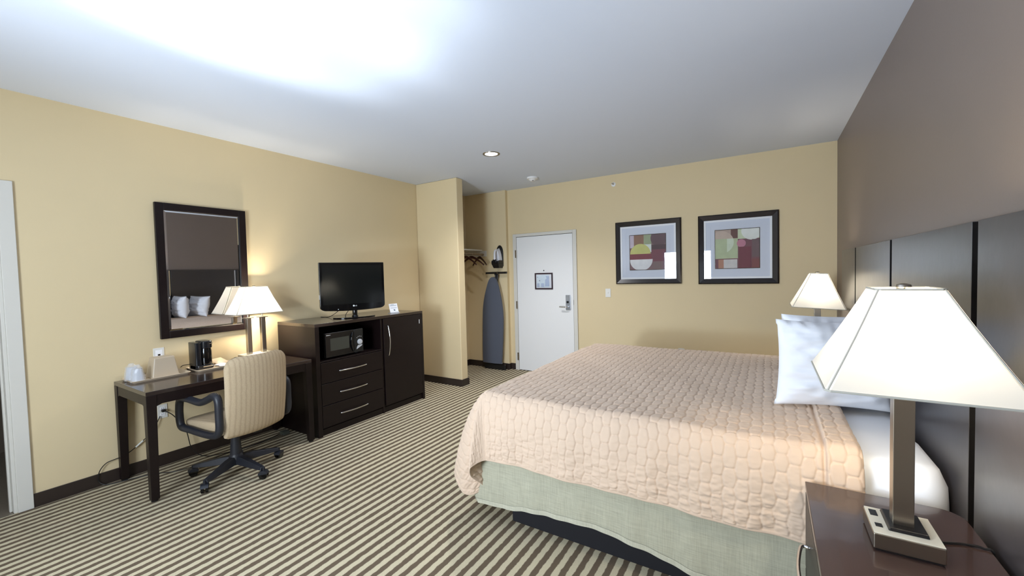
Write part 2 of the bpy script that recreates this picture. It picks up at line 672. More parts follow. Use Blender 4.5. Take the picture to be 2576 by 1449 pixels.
struct('baseboard_right', B().box(W - 0.012, W, Y0, D - 0.012, 0, bbh), vinyl, bevel=0.003)
struct('baseboard_front', B().box(0, W - 0.012, Y0, Y0 + 0.012, 0, bbh), vinyl, bevel=0.003)

# entry door
d1 = bpy.data.objects.new('door_1', None)
COL.objects.link(d1)
d1['kind'] = 'structure'
mb = MB().box(0.868, 0.9265, D - 0.024, D, 0, 2.078).box(1.851, 1.908, D - 0.024, D, 0, 2.078).box(0.9265, 1.851, D - 0.024, D, 2.034, 2.078)
obj('door_frame', mb, trim_m, d1, bevel=0.003)
obj('door_gap', MB().box(0.9265, 1.851, D - 0.002, D - 0.0005, 0.0, 2.034), black_m, d1)
obj('door_leaf', MB().box(0.931, 1.846, D - 0.016, D - 0.003, 0.008, 2.028), white_m, d1, bevel=0.0015)
for z0 in (1.72, 0.945, 0.155):
    obj('hinge', MB().box(0.908, 0.926, D - 0.03, D - 0.0238, z0, z0 + 0.115).cyl((0.929, D - 0.026, z0), 0.007, 0.115, 12), nickel, d1)
lp = obj('lock_plate', MB().box(1.732, 1.808, D - 0.03, D - 0.016, 0.945, 1.16), lock_m, d1, bevel=0.006)
obj('door_handle', MB().tube(smooth_pts([(1.77, D - 0.03, 0.992), (1.77, D - 0.075, 0.992), (1.745, D - 0.085, 0.992), (1.66, D - 0.085, 0.995)], 5), 0.010, 10),
    chrome, lp, smooth=True)
obj('thumb_turn', MB().cyl((1.768, D - 0.045, 1.06), 0.016, 0.016, 16, 'y').box(1.762, 1.774, D - 0.062, D - 0.045, 1.046, 1.074), black_m, lp)
obj('peephole', MB().cyl((1.388, D - 0.022, 1.516), 0.008, 0.008, 16, 'y'), steel, d1)
obj('strike', MB().box(1.852, 1.858, D - 0.0245, D - 0.023, 1.02, 1.09), nickel, d1)


def flat_shapes(name, items, y, parent, cx, cz):
    """coloured flat shapes of a print facing -y, each a thin raised patch. items: (material rgb, polygon)"""
    for k, (rgb, poly) in enumerate(items):
        key = 'ink_%d_%d_%d' % rgb
        m = MATS.get(key) or mat(key, tuple(min(250, c * 1.13) for c in rgb), 0.7, noise=(14, 0.16))
        obj(name, MB().prism([(cx + p[0], cz + p[1]) for p in poly], 'y', y - 0.0004 * (k + 1), y), m, parent)


def circ(cx, cz, r, box, a0=0, a1=360, n=40):
    pts = []
    for i in range(n):
        a = math.radians(a0 + (a1 - a0) * i / n)
        x = min(max(cx + r * math.cos(a), box[0]), box[1])
        z = min(max(cz + r * math.sin(a), box[2]), box[3])
        if not pts or abs(pts[-1][0] - x) + abs(pts[-1][1] - z) > 1e-4:
            pts.append((x, z))
    return pts


def rect(x0, x1, z0, z1):
    return [(x0, z0), (x1, z0), (x1, z1), (x0, z1)]


# framed notice on the door
t = thing('framed_notice', 'small dark-framed evacuation map hanging on the white entry door', 'notice', (1.386, D - 0.016, 1.36))
fr = 0.02
mb = MB().box(-0.147, -0.147 + fr, -0.014, 0, -0.121, 0.121).box(0.147 - fr, 0.147, -0.014, 0, -0.121, 0.121)
mb.box(-0.147 + fr, 0.147 - fr, -0.014, 0, -0.121, -0.121 + fr).box(-0.147 + fr, 0.147 - fr, -0.014, 0, 0.121 - fr, 0.121)
obj('frame', mb, mat('plum_frame', (48, 30, 40), 0.35), t, bevel=0.003)
obj('sheet', MB().box(-0.128, 0.128, -0.004, -0.001, -0.102, 0.102), paper, t)
g1, g2, g3 = (196, 207, 224), (165, 178, 200), (120, 130, 150)
flat_shapes('plan_print', [
    (g1, rect(-0.115, 0.085, -0.09, 0.09)),
    (g2, rect(-0.112, -0.072, -0.088, -0.03)), (g2, rect(-0.045, 0.0, -0.088, -0.03)),
    (g2, [(0.02, -0.075), (0.09, -0.075), (0.086, 0.075), (0.03, 0.075), (0.048, 0.04), (0.022, 0.02)]),
    (g3, circ(-0.07, 0.008, 0.009, (-1, 1, -1, 1), n=14)), (g3, rect(-0.11, -0.095, 0.055, 0.063))], -0.004, t, 0, 0)
obj('glass', MB().box(-0.127, 0.127, -0.009, -0.0075, -0.101, 0.101), glass_m, t)


# ------------------------------------------------------------------ pictures
def picture(x0, x1, z0, z1, label, items, art):
    cx, cz = (x0 + x1) / 2, (z0 + z1) / 2
    w, h = (x1 - x0) / 2, (z1 - z0) / 2
    t = thing('framed_picture', label, 'picture', (cx, D, cz))
    t['group'] = 'framed abstract prints on the back wall'
    # sloped moulding: outer back edge, raised inner lip
    fw = 0.062
    vs, fs = [], []
    prof = [(0, 0.0), (0, -0.022), (0.012, -0.030), (fw - 0.006, -0.016), (fw, -0.014), (fw, 0.0)]
    for (sx, sz) in ((-1, -1), (1, -1), (1, 1), (-1, 1)):
        for (d, y) in prof:
            vs.append((sx * (w - d), y, sz * (h - d)))
    n = len(prof)
    for i in range(4):
        j = (i + 1) % 4
        for k in range(n):
            l = (k + 1) % n
            fs.append((i * n + k, j * n + k, j * n + l, i * n + l))
    obj('frame', MB().add(vs, fs), MATS.get('picture_frame') or mat('picture_frame', (30, 24, 25), 0.25, coat=0.3), t)
    a, b = w - fw, h - fw
    obj('outer_mat', MB().box(-a, a, -0.004, -0.001, -b, b), mat_board, t)
    # white bevelled edge just inside the frame and around the inner window
    for (p, q, y) in ((a, b, -0.012), (a * 0.80, b * 0.80, -0.0065)):
        e = 0.022 if p == a else 0.003
        mb = MB().box(-p, -p + e, y, -0.004, -q, q).box(p - e, p, y, -0.004, -q, q).box(-p + e, p - e, y, -0.004, -q, -q + e).box(-p + e, p - e, y, -0.004, q - e, q)
        obj('mat_edge', mb, white_bead if p == a else mat_board, t)
    aw = art
    obj('print_border', MB().box(-aw - 0.006, aw + 0.006, -0.0052, -0.004, -aw - 0.006, aw + 0.006), MATS['gloss_black'], t)
    flat_shapes('print_shape', items, -0.0053, t, 0, 0)
    obj('glass', MB().box(-a, a, -0.0135, -0.0125, -b, b), glass_m, t)
    return t


A = 0.222
bx = (-A, A, -A, A)
items1 = [((122, 96, 104), rect(-A, A, -A, A)),
          ((190, 178, 190), rect(-A, -0.17, 0.06, A)), ((138, 106, 92), rect(-0.17, -0.045, 0.06, A)),
          ((150, 160, 132), rect(-0.045, 0.05, 0.10, A)), ((92, 70, 84), circ(0.14, 0.17, 0.10, bx)),
          ((70, 50, 66), rect(0.05, A, 0.02, 0.09)), ((206, 210, 204), rect(-0.045, 0.05, 0.0, 0.10)),
          ((112, 60, 80), rect(0.05, A, -0.12, 0.03)), ((188, 186, 120), circ(-0.09, -0.02, 0.13, (-A, A, -0.02, A))),
          ((124, 56, 74), rect(-A, 0.05, -0.09, -0.02)), ((214, 212, 214), circ(-0.08, -0.09, 0.145, (-A, A, -A, -0.09))),
          ((120, 100, 104), rect(0.07, 0.16, -0.21, -0.13))]
items2 = [((112, 70, 84), rect(-A, A, -A, A)),
          ((172, 152, 142), rect(-A, -0.06, 0.12, A)), ((96, 62, 66), rect(-0.06, 0.02, 0.12, A)),
          ((186, 168, 156), circ(-0.16, 0.08, 0.13, (-A, A, 0.12, A))),
          ((172, 182, 150), rect(-A, 0.01, -0.11, 0.12)), ((190, 198, 170), rect(0.01, A, 0.11, A)),
          ((196, 204, 186), circ(-0.16, 0.08, 0.13, (-0.10, 0.0, -0.11, 0.12))),
          ((214, 216, 208), circ(0.15, 0.20, 0.105, bx)), ((104, 84, 92), rect(0.15, A, -0.10, 0.10)),
          ((180, 120, 140), circ(0.045, 0.06, 0.045, bx)), ((110, 48, 70), rect(0.02, 0.14, -A, 0.02)),
          ((172, 126, 108), rect(-0.19, -0.135, -A, -0.12)), ((196, 192, 190), rect(-0.135, 0.005, -A, -0.12)),
          ((120, 66, 74), rect(0.145, A, -A, -0.12))]
picture(2.466, 3.280, 1.309, 2.117, 'square abstract print in dark frame, nearer the entry door', items1, A)
picture(3.470, 4.280, 1.300, 2.108, 'square abstract print in dark frame, nearer the taupe wall', items2, A)

# ------------------------------------------------------------------ mirror
t = thing('wall_mirror', 'tall rectangular mirror in flat espresso frame above the desk', 'mirror', (0.006, 1.63, 1.578))
t.rotation_euler = (0, 0.0085, 0)
w, h, fw = 0.336, 0.552, 0.057
mb = MB().box(0, 0.028, -w, -w + fw, -h, h).box(0, 0.028, w - fw, w, -h, h).box(0, 0.028, -w + fw, w - fw, -h, -h + fw).box(0, 0.028, -w + fw, w - fw, h - fw, h)
obj('frame', mb, espresso, t, bevel=0.003)
a, b, bv = w - fw, h - fw, 0.016
vs = [(0.016, -a, -b), (0.016, a, -b), (0.016, a, b), (0.016, -a, b), (0.0185, -a + bv, -b + bv), (0.0185, a - bv, -b + bv), (0.0185, a - bv, b - bv), (0.0185, -a + bv, b - bv),
      (0.010, -a, -b), (0.010, a, -b), (0.010, a, b), (0.010, -a, b)]
obj('mirror_glass', MB().add(vs, [(4, 5, 6, 7), (0, 1, 5, 4), (1, 2, 6, 5), (2, 3, 7, 6), (3, 0, 4, 7), (8, 9, 10, 11), (0, 1, 9, 8), (1, 2, 10, 9), (2, 3, 11, 10), (3, 0, 8, 11)]), mirror_m, t)

# ------------------------------------------------------------------ desk
T = 0.752
t = thing('writing_desk', 'dark espresso desk standing against the wall under the mirror', 'desk', (0.02, 1.0, 0))
DX, DY = 0.633, 1.175
obj('top', MB().box(0, DX, 0, DY, T - 0.028, T), espresso_top, t, bevel=0.003)


def apron_poly(L, zt, zb, leg, drop):
    return [(leg, zb - drop), (leg, zt), (L - leg, zt), (L - leg, zb - drop), (L - leg - 0.03, zb), (leg + 0.03, zb)]


zt, zb = T - 0.028, T - 0.095
obj('apron', MB().prism(apron_poly(DY, zt, zb, 0.056, 0.012), 'x', DX - 0.024, DX - 0.004)
    .prism(apron_poly(DY, zt, zb, 0.056, 0.012), 'x', 0.004, 0.024)
    .prism(apron_poly(DX, zt, zb, 0.056, 0.012), 'y', 0.004, 0.024)
    .prism(apron_poly(DX, zt, zb, 0.056, 0.012), 'y', DY - 0.024, DY - 0.004), espresso, t)
for (lx, ly) in ((0, 0), (1, 0), (0, 1), (1, 1)):
    s, u = 0.058, 0.046
    x0 = 0 if lx == 0 else DX - s
    y0 = 0 if ly == 0 else DY - s
    top = (x0, x0 + s, y0, y0 + s)
    bot = (x0 + (s - u if lx == 0 else 0), x0 + s - (0 if lx == 0 else s - u), y0 + (s - u if ly == 0 else 0), y0 + s - (0 if ly == 0 else s - u))
    bot = (x0 + (0 if lx == 0 else s - u), x0 + (u if lx == 0 else s), y0 + (0 if ly == 0 else s - u), y0 + (u if ly == 0 else s))
    obj('leg', MB().frustum(bot, top, 0.012, zt), espresso, t, bevel=0.003)
    obj('foot_glide', MB().cyl(((bot[0] + bot[1]) / 2, (bot[2] + bot[3]) / 2, 0), 0.02, 0.014, 16), black_m, t)

# ------------------------------------------------------------------ dresser with microwave niche
X, Ya, Yb, HD = 0.643, 2.224, 3.612, 1.063
t = thing('media_dresser', 'tall espresso dresser with open niche, three drawers and one door', 'dresser', (0.02, Ya, 0))
dx, dyy = X - 0.02, Yb - Ya
obj('top', MB().box(0, dx, 0, dyy, HD - 0.030, HD), espresso_top, t, bevel=0.002)
mb = MB().box(0, dx, 0, 0.042, 0, HD - 0.030).box(0, dx, dyy - 0.028, dyy, 0, HD - 0.030).box(0, dx - 0.012, 0.762, 0.786, 0, HD - 0.030)
mb.box(0, 0.012, 0.042, dyy - 0.028, 0.07, HD - 0.03)
mb.box(0.012, dx - 0.006, 0.042, 0.762, 0.694, 0.706).box(0.012, dx - 0.03, 0.042, dyy - 0.028, 0.055, 0.075)
mb.box(dx - 0.035, dx - 0.02, 0.042, dyy - 0.028, 0, 0.06)
obj('carcass', mb, espresso, t, bevel=0.0015)
zz = [(0.495, 0.690), (0.287, 0.489), (0.078, 0.281)]
for (z0, z1) in zz:
    dr = obj('drawer', MB().box(dx - 0.02, dx + 0.001, 0.046, 0.760, z0, z1), espresso, t, bevel=0.002)
    zc = (z0 + z1) / 2 - 0.005 + (0 if z0 > 0.4 else 0)
    pts = [(dx, 0.232, zc), (dx + 0.018, 0.240, zc), (dx + 0.030, 0.32, zc), (dx + 0.034, 0.39, zc), (dx + 0.030, 0.46, zc), (dx + 0.018, 0.54, zc), (dx, 0.548, zc)]
    obj('handle', MB().tube(smooth_pts(pts, 5), 0.0055, 8, ry=0.0045), chrome, dr, smooth=True)
do = obj('door', MB().box(dx - 0.02, dx + 0.001, 0.794, dyy - 0.031, 0.078, HD - 0.034), espresso, t, bevel=0.002)
yc = 0.843
pts = [(dx, yc, 0.624), (dx + 0.018, yc, 0.632), (dx + 0.034, yc, 0.70), (dx + 0.040, yc, 0.786), (dx + 0.034, yc, 0.87), (dx + 0.018, yc, 0.94), (dx, yc, 0.948)]
obj('handle', MB().tube(smooth_pts(pts, 5), 0.0055, 8), chrome, do, smooth=True)
obj('hinge_cover', MB().box(dx, dx + 0.004, 1.325, 1.332, 0.918, 0.966), white_m, t, 'white strip')
obj('hinge_cover', MB().box(dx, dx + 0.004, 1.350, 1.356, 0.17, 0.215), steel, t, 'dull metal strip')

# microwave in the niche
t = thing('microwave', 'compact black microwave sitting inside the dresser niche', 'microwave', (0.20, 2.352, 0.7065))
obj('body', MB().box(0, 0.385, 0, 0.432, 0.012, 0.252), blackgloss, t, bevel=0.006)
for fx in (0.03, 0.34):
    for fy in (0.03, 0.39):
        obj('foot', MB().cyl((fx, fy, 0), 0.012, 0.013, 12), black_m, t)
do = obj('door', MB().box(0.386, 0.402, 0.002, 0.318, 0.014, 0.250), mat('mw_black', (14, 15, 17), 0.25), t, bevel=0.004)
obj('window', MB().box(0.4022, 0.4032, 0.052, 0.262, 0.075, 0.195), mat('mw_screen', (62, 64, 58), 0.3), do)
obj('brand_mark', MB().box(0.4022, 0.4030, 0.012, 0.028, 0.226, 0.2335).box(0.4022, 0.4030, 0.030, 0.044, 0.227, 0.233).box(0.4022, 0.4030, 0.046, 0.056, 0.227, 0.2325), mat('mw_print', (190, 190, 190), 0.4), do)
hd = smooth_pts([(0.404, 0.302, 0.225), (0.412, 0.286, 0.18), (0.412, 0.281, 0.13), (0.412, 0.288, 0.08), (0.404, 0.306, 0.035)], 5)
obj('handle', MB().tube(hd, 0.008, 8), blackgloss, do, smooth=True)
cp = obj('control_panel', MB().box(0.386, 0.402, 0.321, 0.430, 0.014, 0.250), mat('mw_panel', (22, 25, 27), 0.3), t, bevel=0.004)
obj('dial', MB().lathe([(0.028, 0), (0.026, 0.012), (0.022, 0.014)], (0.402, 0.385, 0.118), 28, 'x'), mat('mw_dial', (190, 193, 198), 0.3), cp, smooth=True)
mbd = MB()
for k, (yy, z) in enumerate(((0.352, 0.158), (0.366, 0.168), (0.384, 0.170), (0.402, 0.166))):
    mbd.box(0.402, 0.4027, yy, yy + 0.006, z, z + 0.007)
obj('dial_marks', mbd, MATS['mw_print'], cp)
obj('open_button', MB().prism([(0.345, 0.045), (0.41, 0.075), (0.415, 0.088), (0.365, 0.085), (0.352, 0.07)], 'x', 0.402, 0.405), MATS['mw_dial'], cp)

# ------------------------------------------------------------------ television
th = math.radians(-23.3)
t = thing('television', 'black flat television standing on the dresser, turned toward the bed', 'television', (0.435, 2.79, HD), th)
TW, TZ0, TZ1 = 0.325, 0.088, 0.580


def tv_outline(w, z0, z1, r):
    pts = [(-w, z1), (-w, z0 + r * 1.2)]
    for k in range(1, 7):
        a = PI + k * PI / 14
        pts.append((-w + r * 1.6 + r * 1.6 * math.cos(a), z0 + r + r * math.sin(a)))
    for k in range(11):
        s = -1 + 2 * k / 10
        pts.append((s * (w - r * 1.6), z0 - 0.010 * (1 - s * s)))
    for k in range(6, 0, -1):
        a = -k * PI / 14
        pts.append((w - r * 1.6 + r * 1.6 * math.cos(a), z0 + r + r * math.sin(a)))
    pts += [(w, z0 + r * 1.2), (w, z1)]
    return pts


px = 0.075
obj('bezel', MB().prism(tv_outline(TW, TZ0, TZ1, 0.04), 'x', px - 0.04, px), blackgloss, t, bevel=0.006, seg=3)
obj('back_cover', MB().prism(tv_outline(TW - 0.03, TZ0 + 0.03, TZ1 - 0.03, 0.03), 'x', px - 0.085, px - 0.04), black_m, t, bevel=0.02, seg=3)
obj('screen', MB().box(px, px + 0.0012, -TW + 0.028, TW - 0.028, TZ0 + 0.062, TZ1 - 0.030), mat('tv_screen', (18, 20, 19), 0.12, bump=None), t)
lg = MATS.get('logo_silver') or mat('logo_silver', (225, 228, 230), 0.3)
obj('logo_disc', MB().lathe([(0.009, 0), (0.008, 0.001)], (px + 0.0005, -0.002, TZ0 + 0.040), 24, 'x'), lg, t)
text_mesh('LG', 0.017, 'logo_text', lg, t, (px + 0.0015, 0.020, TZ0 + 0.034), (PI / 2, 0, PI / 2))
obj('power_light', MB().cyl((px, -0.155, TZ0 + 0.012), 0.004, 0.002, 12, 'x'), lg, t)
obj('side_label', MB().box(px - 0.030, px - 0.012, -TW - 0.0012, -TW - 0.0002, TZ0 + 0.12, TZ0 + 0.165), white_bead, t)
obj('neck', MB().lathe([(0.034, 0.012), (0.026, 0.03), (0.026, 0.10)], (0.02, 0.02, 0), 24), blackgloss, t, smooth=True)
vs = []
mb = MB()
n = 40
ring = [(0.125 * math.cos(2 * PI * k / n) + 0.0, 0.215 * math.sin(2 * PI * k / n) + 0.02) for k in range(n)]
mb.prism(ring, 'z', 0.0, 0.012)
obj('stand_base', mb, blackgloss, t, bevel=0.004)
for pts in ([(0.03, -0.10, 0.13), (-0.08, -0.14, 0.06), (-0.19, -0.20, 0.006), (-0.30, -0.26, 0.004)],
            [(0.03, -0.02, 0.11), (-0.02, -0.06, 0.04), (-0.05, -0.06, 0.004), (-0.16, -0.02, 0.004)]):
    obj('cord', MB().tube(smooth_pts(pts, 6), 0.003, 6), cable_m, t, smooth=True)

# table tent card
t = thing('tent_card', 'small white printed card standing on dresser beside television', 'card', (0.52, 3.29, HD), math.radians(-8))
lean = 0.03
P0 = [(0.0, -0.055, 0.012), (0.0, 0.055, 0.012), (-lean, 0.055, 0.108), (-lean, -0.055, 0.108)]
nrm = Vector((0.108 - 0.012, 0, lean)).normalized()
vs = P0 + [tuple(Vector(p) - nrm * 0.002) for p in P0]
obj('panel', MB().add(vs, [(0, 1, 2, 3), (7, 6, 5, 4), (0, 4, 5, 1), (1, 5, 6, 2), (2, 6, 7, 3), (3, 7, 4, 0)]), paper, t)
obj('foot', MB().box(-0.05, 0.022, -0.057, 0.057, 0, 0.004).box(-0.004, 0.004, -0.057, 0.057, 0.004, 0.014), cup_m, t)


def on_card(y0, y1, f0, f1):
    q = []
    for f, y in ((f0, y0), (f0, y1), (f1, y1), (f1, y0)):
        base = Vector((-lean * f, y, 0.012 + 0.096 * f)) + nrm * 0.0006
        q.append(base)
    return q


mb = MB()
for (a0, a1, f0, f1) in ((-0.03, 0.01, 0.84, 0.89), (-0.045, 0.040, 0.74, 0.80), (-0.04, 0.042, 0.52, 0.55), (-0.04, 0.042, 0.44, 0.47)):
    mb.add(on_card(a0, a1, f0, f1), [(0, 1, 2, 3)])
obj('printed_lines', mb, mat('card_ink', (150, 165, 178), 0.7), t)
obj('emblem', MB().add([Vector((-lean * f, y, 0.012 + 0.096 * f)) + nrm * 0.0006 for (y, f) in ((-0.006, 0.30), (0.004, 0.34), (0.016, 0.27), (0.016, 0.16), (0.006, 0.12), (-0.004, 0.20))], [(0, 1, 2, 3, 4, 5)]), mat('card_emblem', (110, 122, 132), 0.7), t)


# ------------------------------------------------------------------ office chair
t = thing('office_chair', 'beige ribbed swivel office chair with black arms pushed toward the desk', 'chair', (0.672, 1.515, 0), math.radians(8))
# five-star base with twin-wheel casters
angs = [-138.5, -62.2, 9.0, 82.0, 154.0]
for k, a in enumerate(angs):
    ar = math.radians(a - 8)
    c, s = math.cos(ar), math.sin(ar)

    def Pt(r, o, z):
        return (r * c - o * s, r * s + o * c, z)
    prof = [(0.02, 0.036, 0.078, 0.135), (0.10, 0.033, 0.076, 0.128), (0.20, 0.028, 0.070, 0.108), (0.300, 0.022, 0.066, 0.088)]
    vs, fs = [], []
    for (r, hw, z0, z1) in prof:
        vs += [Pt(r, -hw, z0), Pt(r, hw, z0), Pt(r, hw * 0.6, z1), Pt(r, -hw * 0.6, z1)]
    for i in range(3):
        for j in range(4):
            fs.append((i * 4 + j, i * 4 + (j + 1) % 4, i * 4 + 4 + (j + 1) % 4, i * 4 + 4 + j))
    fs += [(3, 2, 1, 0), (12, 13, 14, 15)]
    leg = obj('leg', MB().add(vs, fs), navyplastic, t, bevel=0.004)
    # caster: two wheels under a hood; axis across the trailing direction
    tr = ar + math.radians(35)
    ct, st = math.cos(tr), math.sin(tr)
    cxw, cyw = 0.305 * c, 0.305 * s
    mb = MB()
    for sd in (-1, 1):
        vs, fs = [], []
        n = 20
        for off in (0.006, 0.022):
            for q in range(n):
                aa = 2 * PI * q / n
                lx, lz = 0.029 * math.cos(aa), 0.029 * math.sin(aa) + 0.029
                vs.append((cxw + lx * ct - sd * off * st, cyw + lx * st + sd * off * ct, lz))
        for q in range(n):
            fs.append((q, (q + 1) % n, n + (q + 1) % n, n + q))
        fs += [tuple(range(n))[::-1], tuple(range(n, 2 * n))]
        mb.add(vs, fs)
    hood = []
    mbh = MB()
    pl = [(-0.034, 0.034), (-0.031, 0.050), (-0.016, 0.062), (0.004, 0.064), (0.022, 0.056), (0.032, 0.040)]
    vs = [(cxw + lx * ct - o_ * st, cyw + lx * st + o_ * ct, lz) for o_ in (-0.024, 0.024) for (lx, lz) in pl]
    m_ = len(pl)
    fs = [tuple(range(m_))[::-1], tuple(range(m_, 2 * m_))] + [(i, (i + 1) % m_, (i + 1) % m_ + m_, i + m_) for i in range(m_)]
    mbh.add(vs, fs).cyl((cxw, cyw, 0.05), 0.008, 0.035, 10)
    cs = obj('caster', mb, blackgloss, t, bevel=0.003)
    obj('hood', mbh, navyplastic, cs, bevel=0.002)
obj('hub', MB().lathe([(0.048, 0.070), (0.050, 0.135), (0.040, 0.150)], n=28), navyplastic, t, smooth=True)
obj('column_cover', MB().lathe([(0.040, 0.150), (0.033, 0.24), (0.030, 0.29)], n=28), navyplastic, t, smooth=True)
obj('gas_lift', MB().cyl((0, 0, 0.28), 0.014, 0.09, 20), chrome, t, smooth=True)
obj('tilt_mechanism', MB().box(-0.09, 0.10, -0.06, 0.06, 0.35, 0.385).box(0.10, 0.28, -0.03, 0.03, 0.352, 0.372), black_m, t, bevel=0.006)


def cushion(name, prof_fn, nu, nv, m, parent):
    P = np.array([[prof_fn(u / (nu - 1), v / (nv - 1)) for v in range(nv)] for u in range(nu)])
    return grid_obj(name, P, m, parent)


def superbox(name, cx, cy, cz, hx, hy, hz, m, parent, e=0.35, bend=None, n=40):
    """rounded box as a superellipsoid-like closed grid; bend(p) may move points"""
    P = np.zeros((n, n // 2 + 1, 3))

    def spow(v, e_):
        return math.copysign(abs(v) ** e_, v)
    for i in range(n):
        a = 2 * PI * i / n
        for j in range(n // 2 + 1):
            b = -PI / 2 + PI * j / (n // 2)
            x = hx * spow(math.cos(b), e) * spow(math.cos(a), e)
            y = hy * spow(math.cos(b), e) * spow(math.sin(a), e)
            z = hz * spow(math.sin(b), e)
            p = (x, y, z)
            if bend:
                p = bend(*p)
            P[i, j] = (p[0] + cx, p[1] + cy, p[2] + cz)
    return grid_obj(name, P, m, parent, closed_u=True)


superbox('seat', -0.02, 0, 0.435, 0.245, 0.232, 0.048, chair_fab, t, 0.38,
         bend=lambda x, y, z: (x, y, z + 0.012 * math.sin(max(-1, min(1, x / 0.25)) * 1.2) - 0.012 * (1 - (y / 0.24) ** 2) * (1 if z > 0 else 0)))
# back: outline in (y, z), thickness in x, curved toward the sitter at both sides


def back_pt(i, j, n, m):
    pass


HB, ZB0, ZB1 = 0.236, 0.368, 0.945
ny, nz = 31, 41
front, back = np.zeros((ny, nz, 3)), np.zeros((ny, nz, 3))
for i in range(ny):
    for j in range(nz):
        s, q = -1 + 2 * i / (ny - 1), j / (nz - 1)
        tt = 2 * q - 1
        # rounded rectangle: corner radius larger at the top
        z = (ZB0 + ZB1) / 2 + tt * (ZB1 - ZB0) / 2
        rc = 0.085 if tt > 0 else 0.035
        dz = max(0.0, rc - ((ZB1 - z) if tt > 0 else (z - ZB0)))
        wid = HB - rc + math.sqrt(max(0, rc * rc - dz * dz))
        wid *= 1.0 - 0.015 * (1 - q)
        y = s * wid
        edge = (1 - abs(s) ** 6) * (1 - abs(tt) ** 8)
        th_ = 0.040 * edge ** 0.5
        x0 = 0.292 + 0.045 * q - 0.045 * s * s + 0.018 * math.sin(q * PI)
        back[i, j] = (x0 + 0.6 * th_, y, z)
        front[i, j] = (x0 - th_, y, z)
P = np.concatenate([back, front[::-1]], 0)
bk = grid_obj('backrest', P, chair_fab, t, closed_u=True)
for sd in (-1, 1):
    y = sd * 0.262
    loop = [(-0.20, y, 0.455), (-0.205, y, 0.55), (-0.18, y, 0.628), (-0.10, y, 0.640), (0.05, y, 0.628), (0.14, y, 0.655), (0.22, y, 0.690), (0.262, y, 0.66),
            (0.265, y, 0.56), (0.262, y, 0.46), (0.225, y, 0.415), (0.10, y, 0.405), (-0.08, y, 0.415), (-0.17, y, 0.42)]
    obj('armrest', MB().tube(smooth_pts(loop, 5, True), 0.025, 10, closed=True), navyplastic, t, smooth=True)
    obj('arm_bracket', MB().box(-0.06, 0.12, min(y, sd * 0.20), max(y, sd * 0.20), 0.388, 0.405), black_m, t)


# ------------------------------------------------------------------ lamps
def pyramid_shade(hx0, hy0, hx1, hy1, z0, z1, parent, ox=0, oy=0):
    n = 10
    out = []
    for s, zc in ((0, z0), (1, z1)):
        hx, hy = (hx0, hy0) if s == 0 else (hx1, hy1)
        c = 0.012 if s == 0 else 0.010
        out.append([(ox - hx + c, oy - hy), (ox + hx - c, oy - hy), (ox + hx, oy - hy + c), (ox + hx, oy + hy - c), (ox + hx - c, oy + hy), (ox - hx + c, oy + hy), (ox - hx, oy + hy - c), (ox - hx, oy - hy + c)])
    k = 12
    vs = []
    for i in range(k + 1):
        f = i / k
        bow = -0.004 * math.sin(f * PI)
        for a, b in zip(out[0], out[1]):
            p = Vector(a).lerp(Vector(b), f)
            cen = Vector((ox, oy))
            p = cen + (p - cen) * (1 + bow / max(0.05, (p - cen).length))
            vs.append((p.x, p.y, z0 + (z1 - z0) * f))
    fs = [(i * 8 + j, i * 8 + (j + 1) % 8, (i + 1) * 8 + (j + 1) % 8, (i + 1) * 8 + j) for i in range(k) for j in range(8)]
    sh = obj('lamp_shade', MB().add(vs, fs), shade_m, parent)
    # piping along the four corners and both rims
    pm = MATS.get('shade_piping') or mat('shade_piping', (186, 184, 174), 0.8)
    mb = MB()
    for ci in (0, 2, 4, 6):
        a = [Vector(vs[i * 8 + ci]).lerp(Vector(vs[i * 8 + (ci - 1) % 8]), 0.5) for i in range(k + 1)]
        mb.tube(a, 0.0028, 6)
    for i in (0, k):
        mb.tube([vs[i * 8 + j] for j in range(8)], 0.0030, 6, closed=True)
    obj('piping', mb, pm, sh)
    return sh


def bulb(parent, loc, power, r=0.045):
    b = obj('bulb', MB().lathe([(0.012, -0.05), (0.014, -0.03), (0.026, -0.002), (0.028, 0.012), (0.020, 0.030), (0.004, 0.037)], loc, 20), emit('bulb_glow' + parent.name, (1, 0.9, 0.75), 4), parent, smooth=True)
    l = bpy.data.lights.new('bulb_light', 'POINT')
    l.energy = power
    l.color = WARM
    l.shadow_soft_size = r
    o = bpy.data.objects.new('bulb_light', l)
    COL.objects.link(o)
    o.parent = parent
    o.location = (loc[0], loc[1], loc[2] + 0.008)
    return o


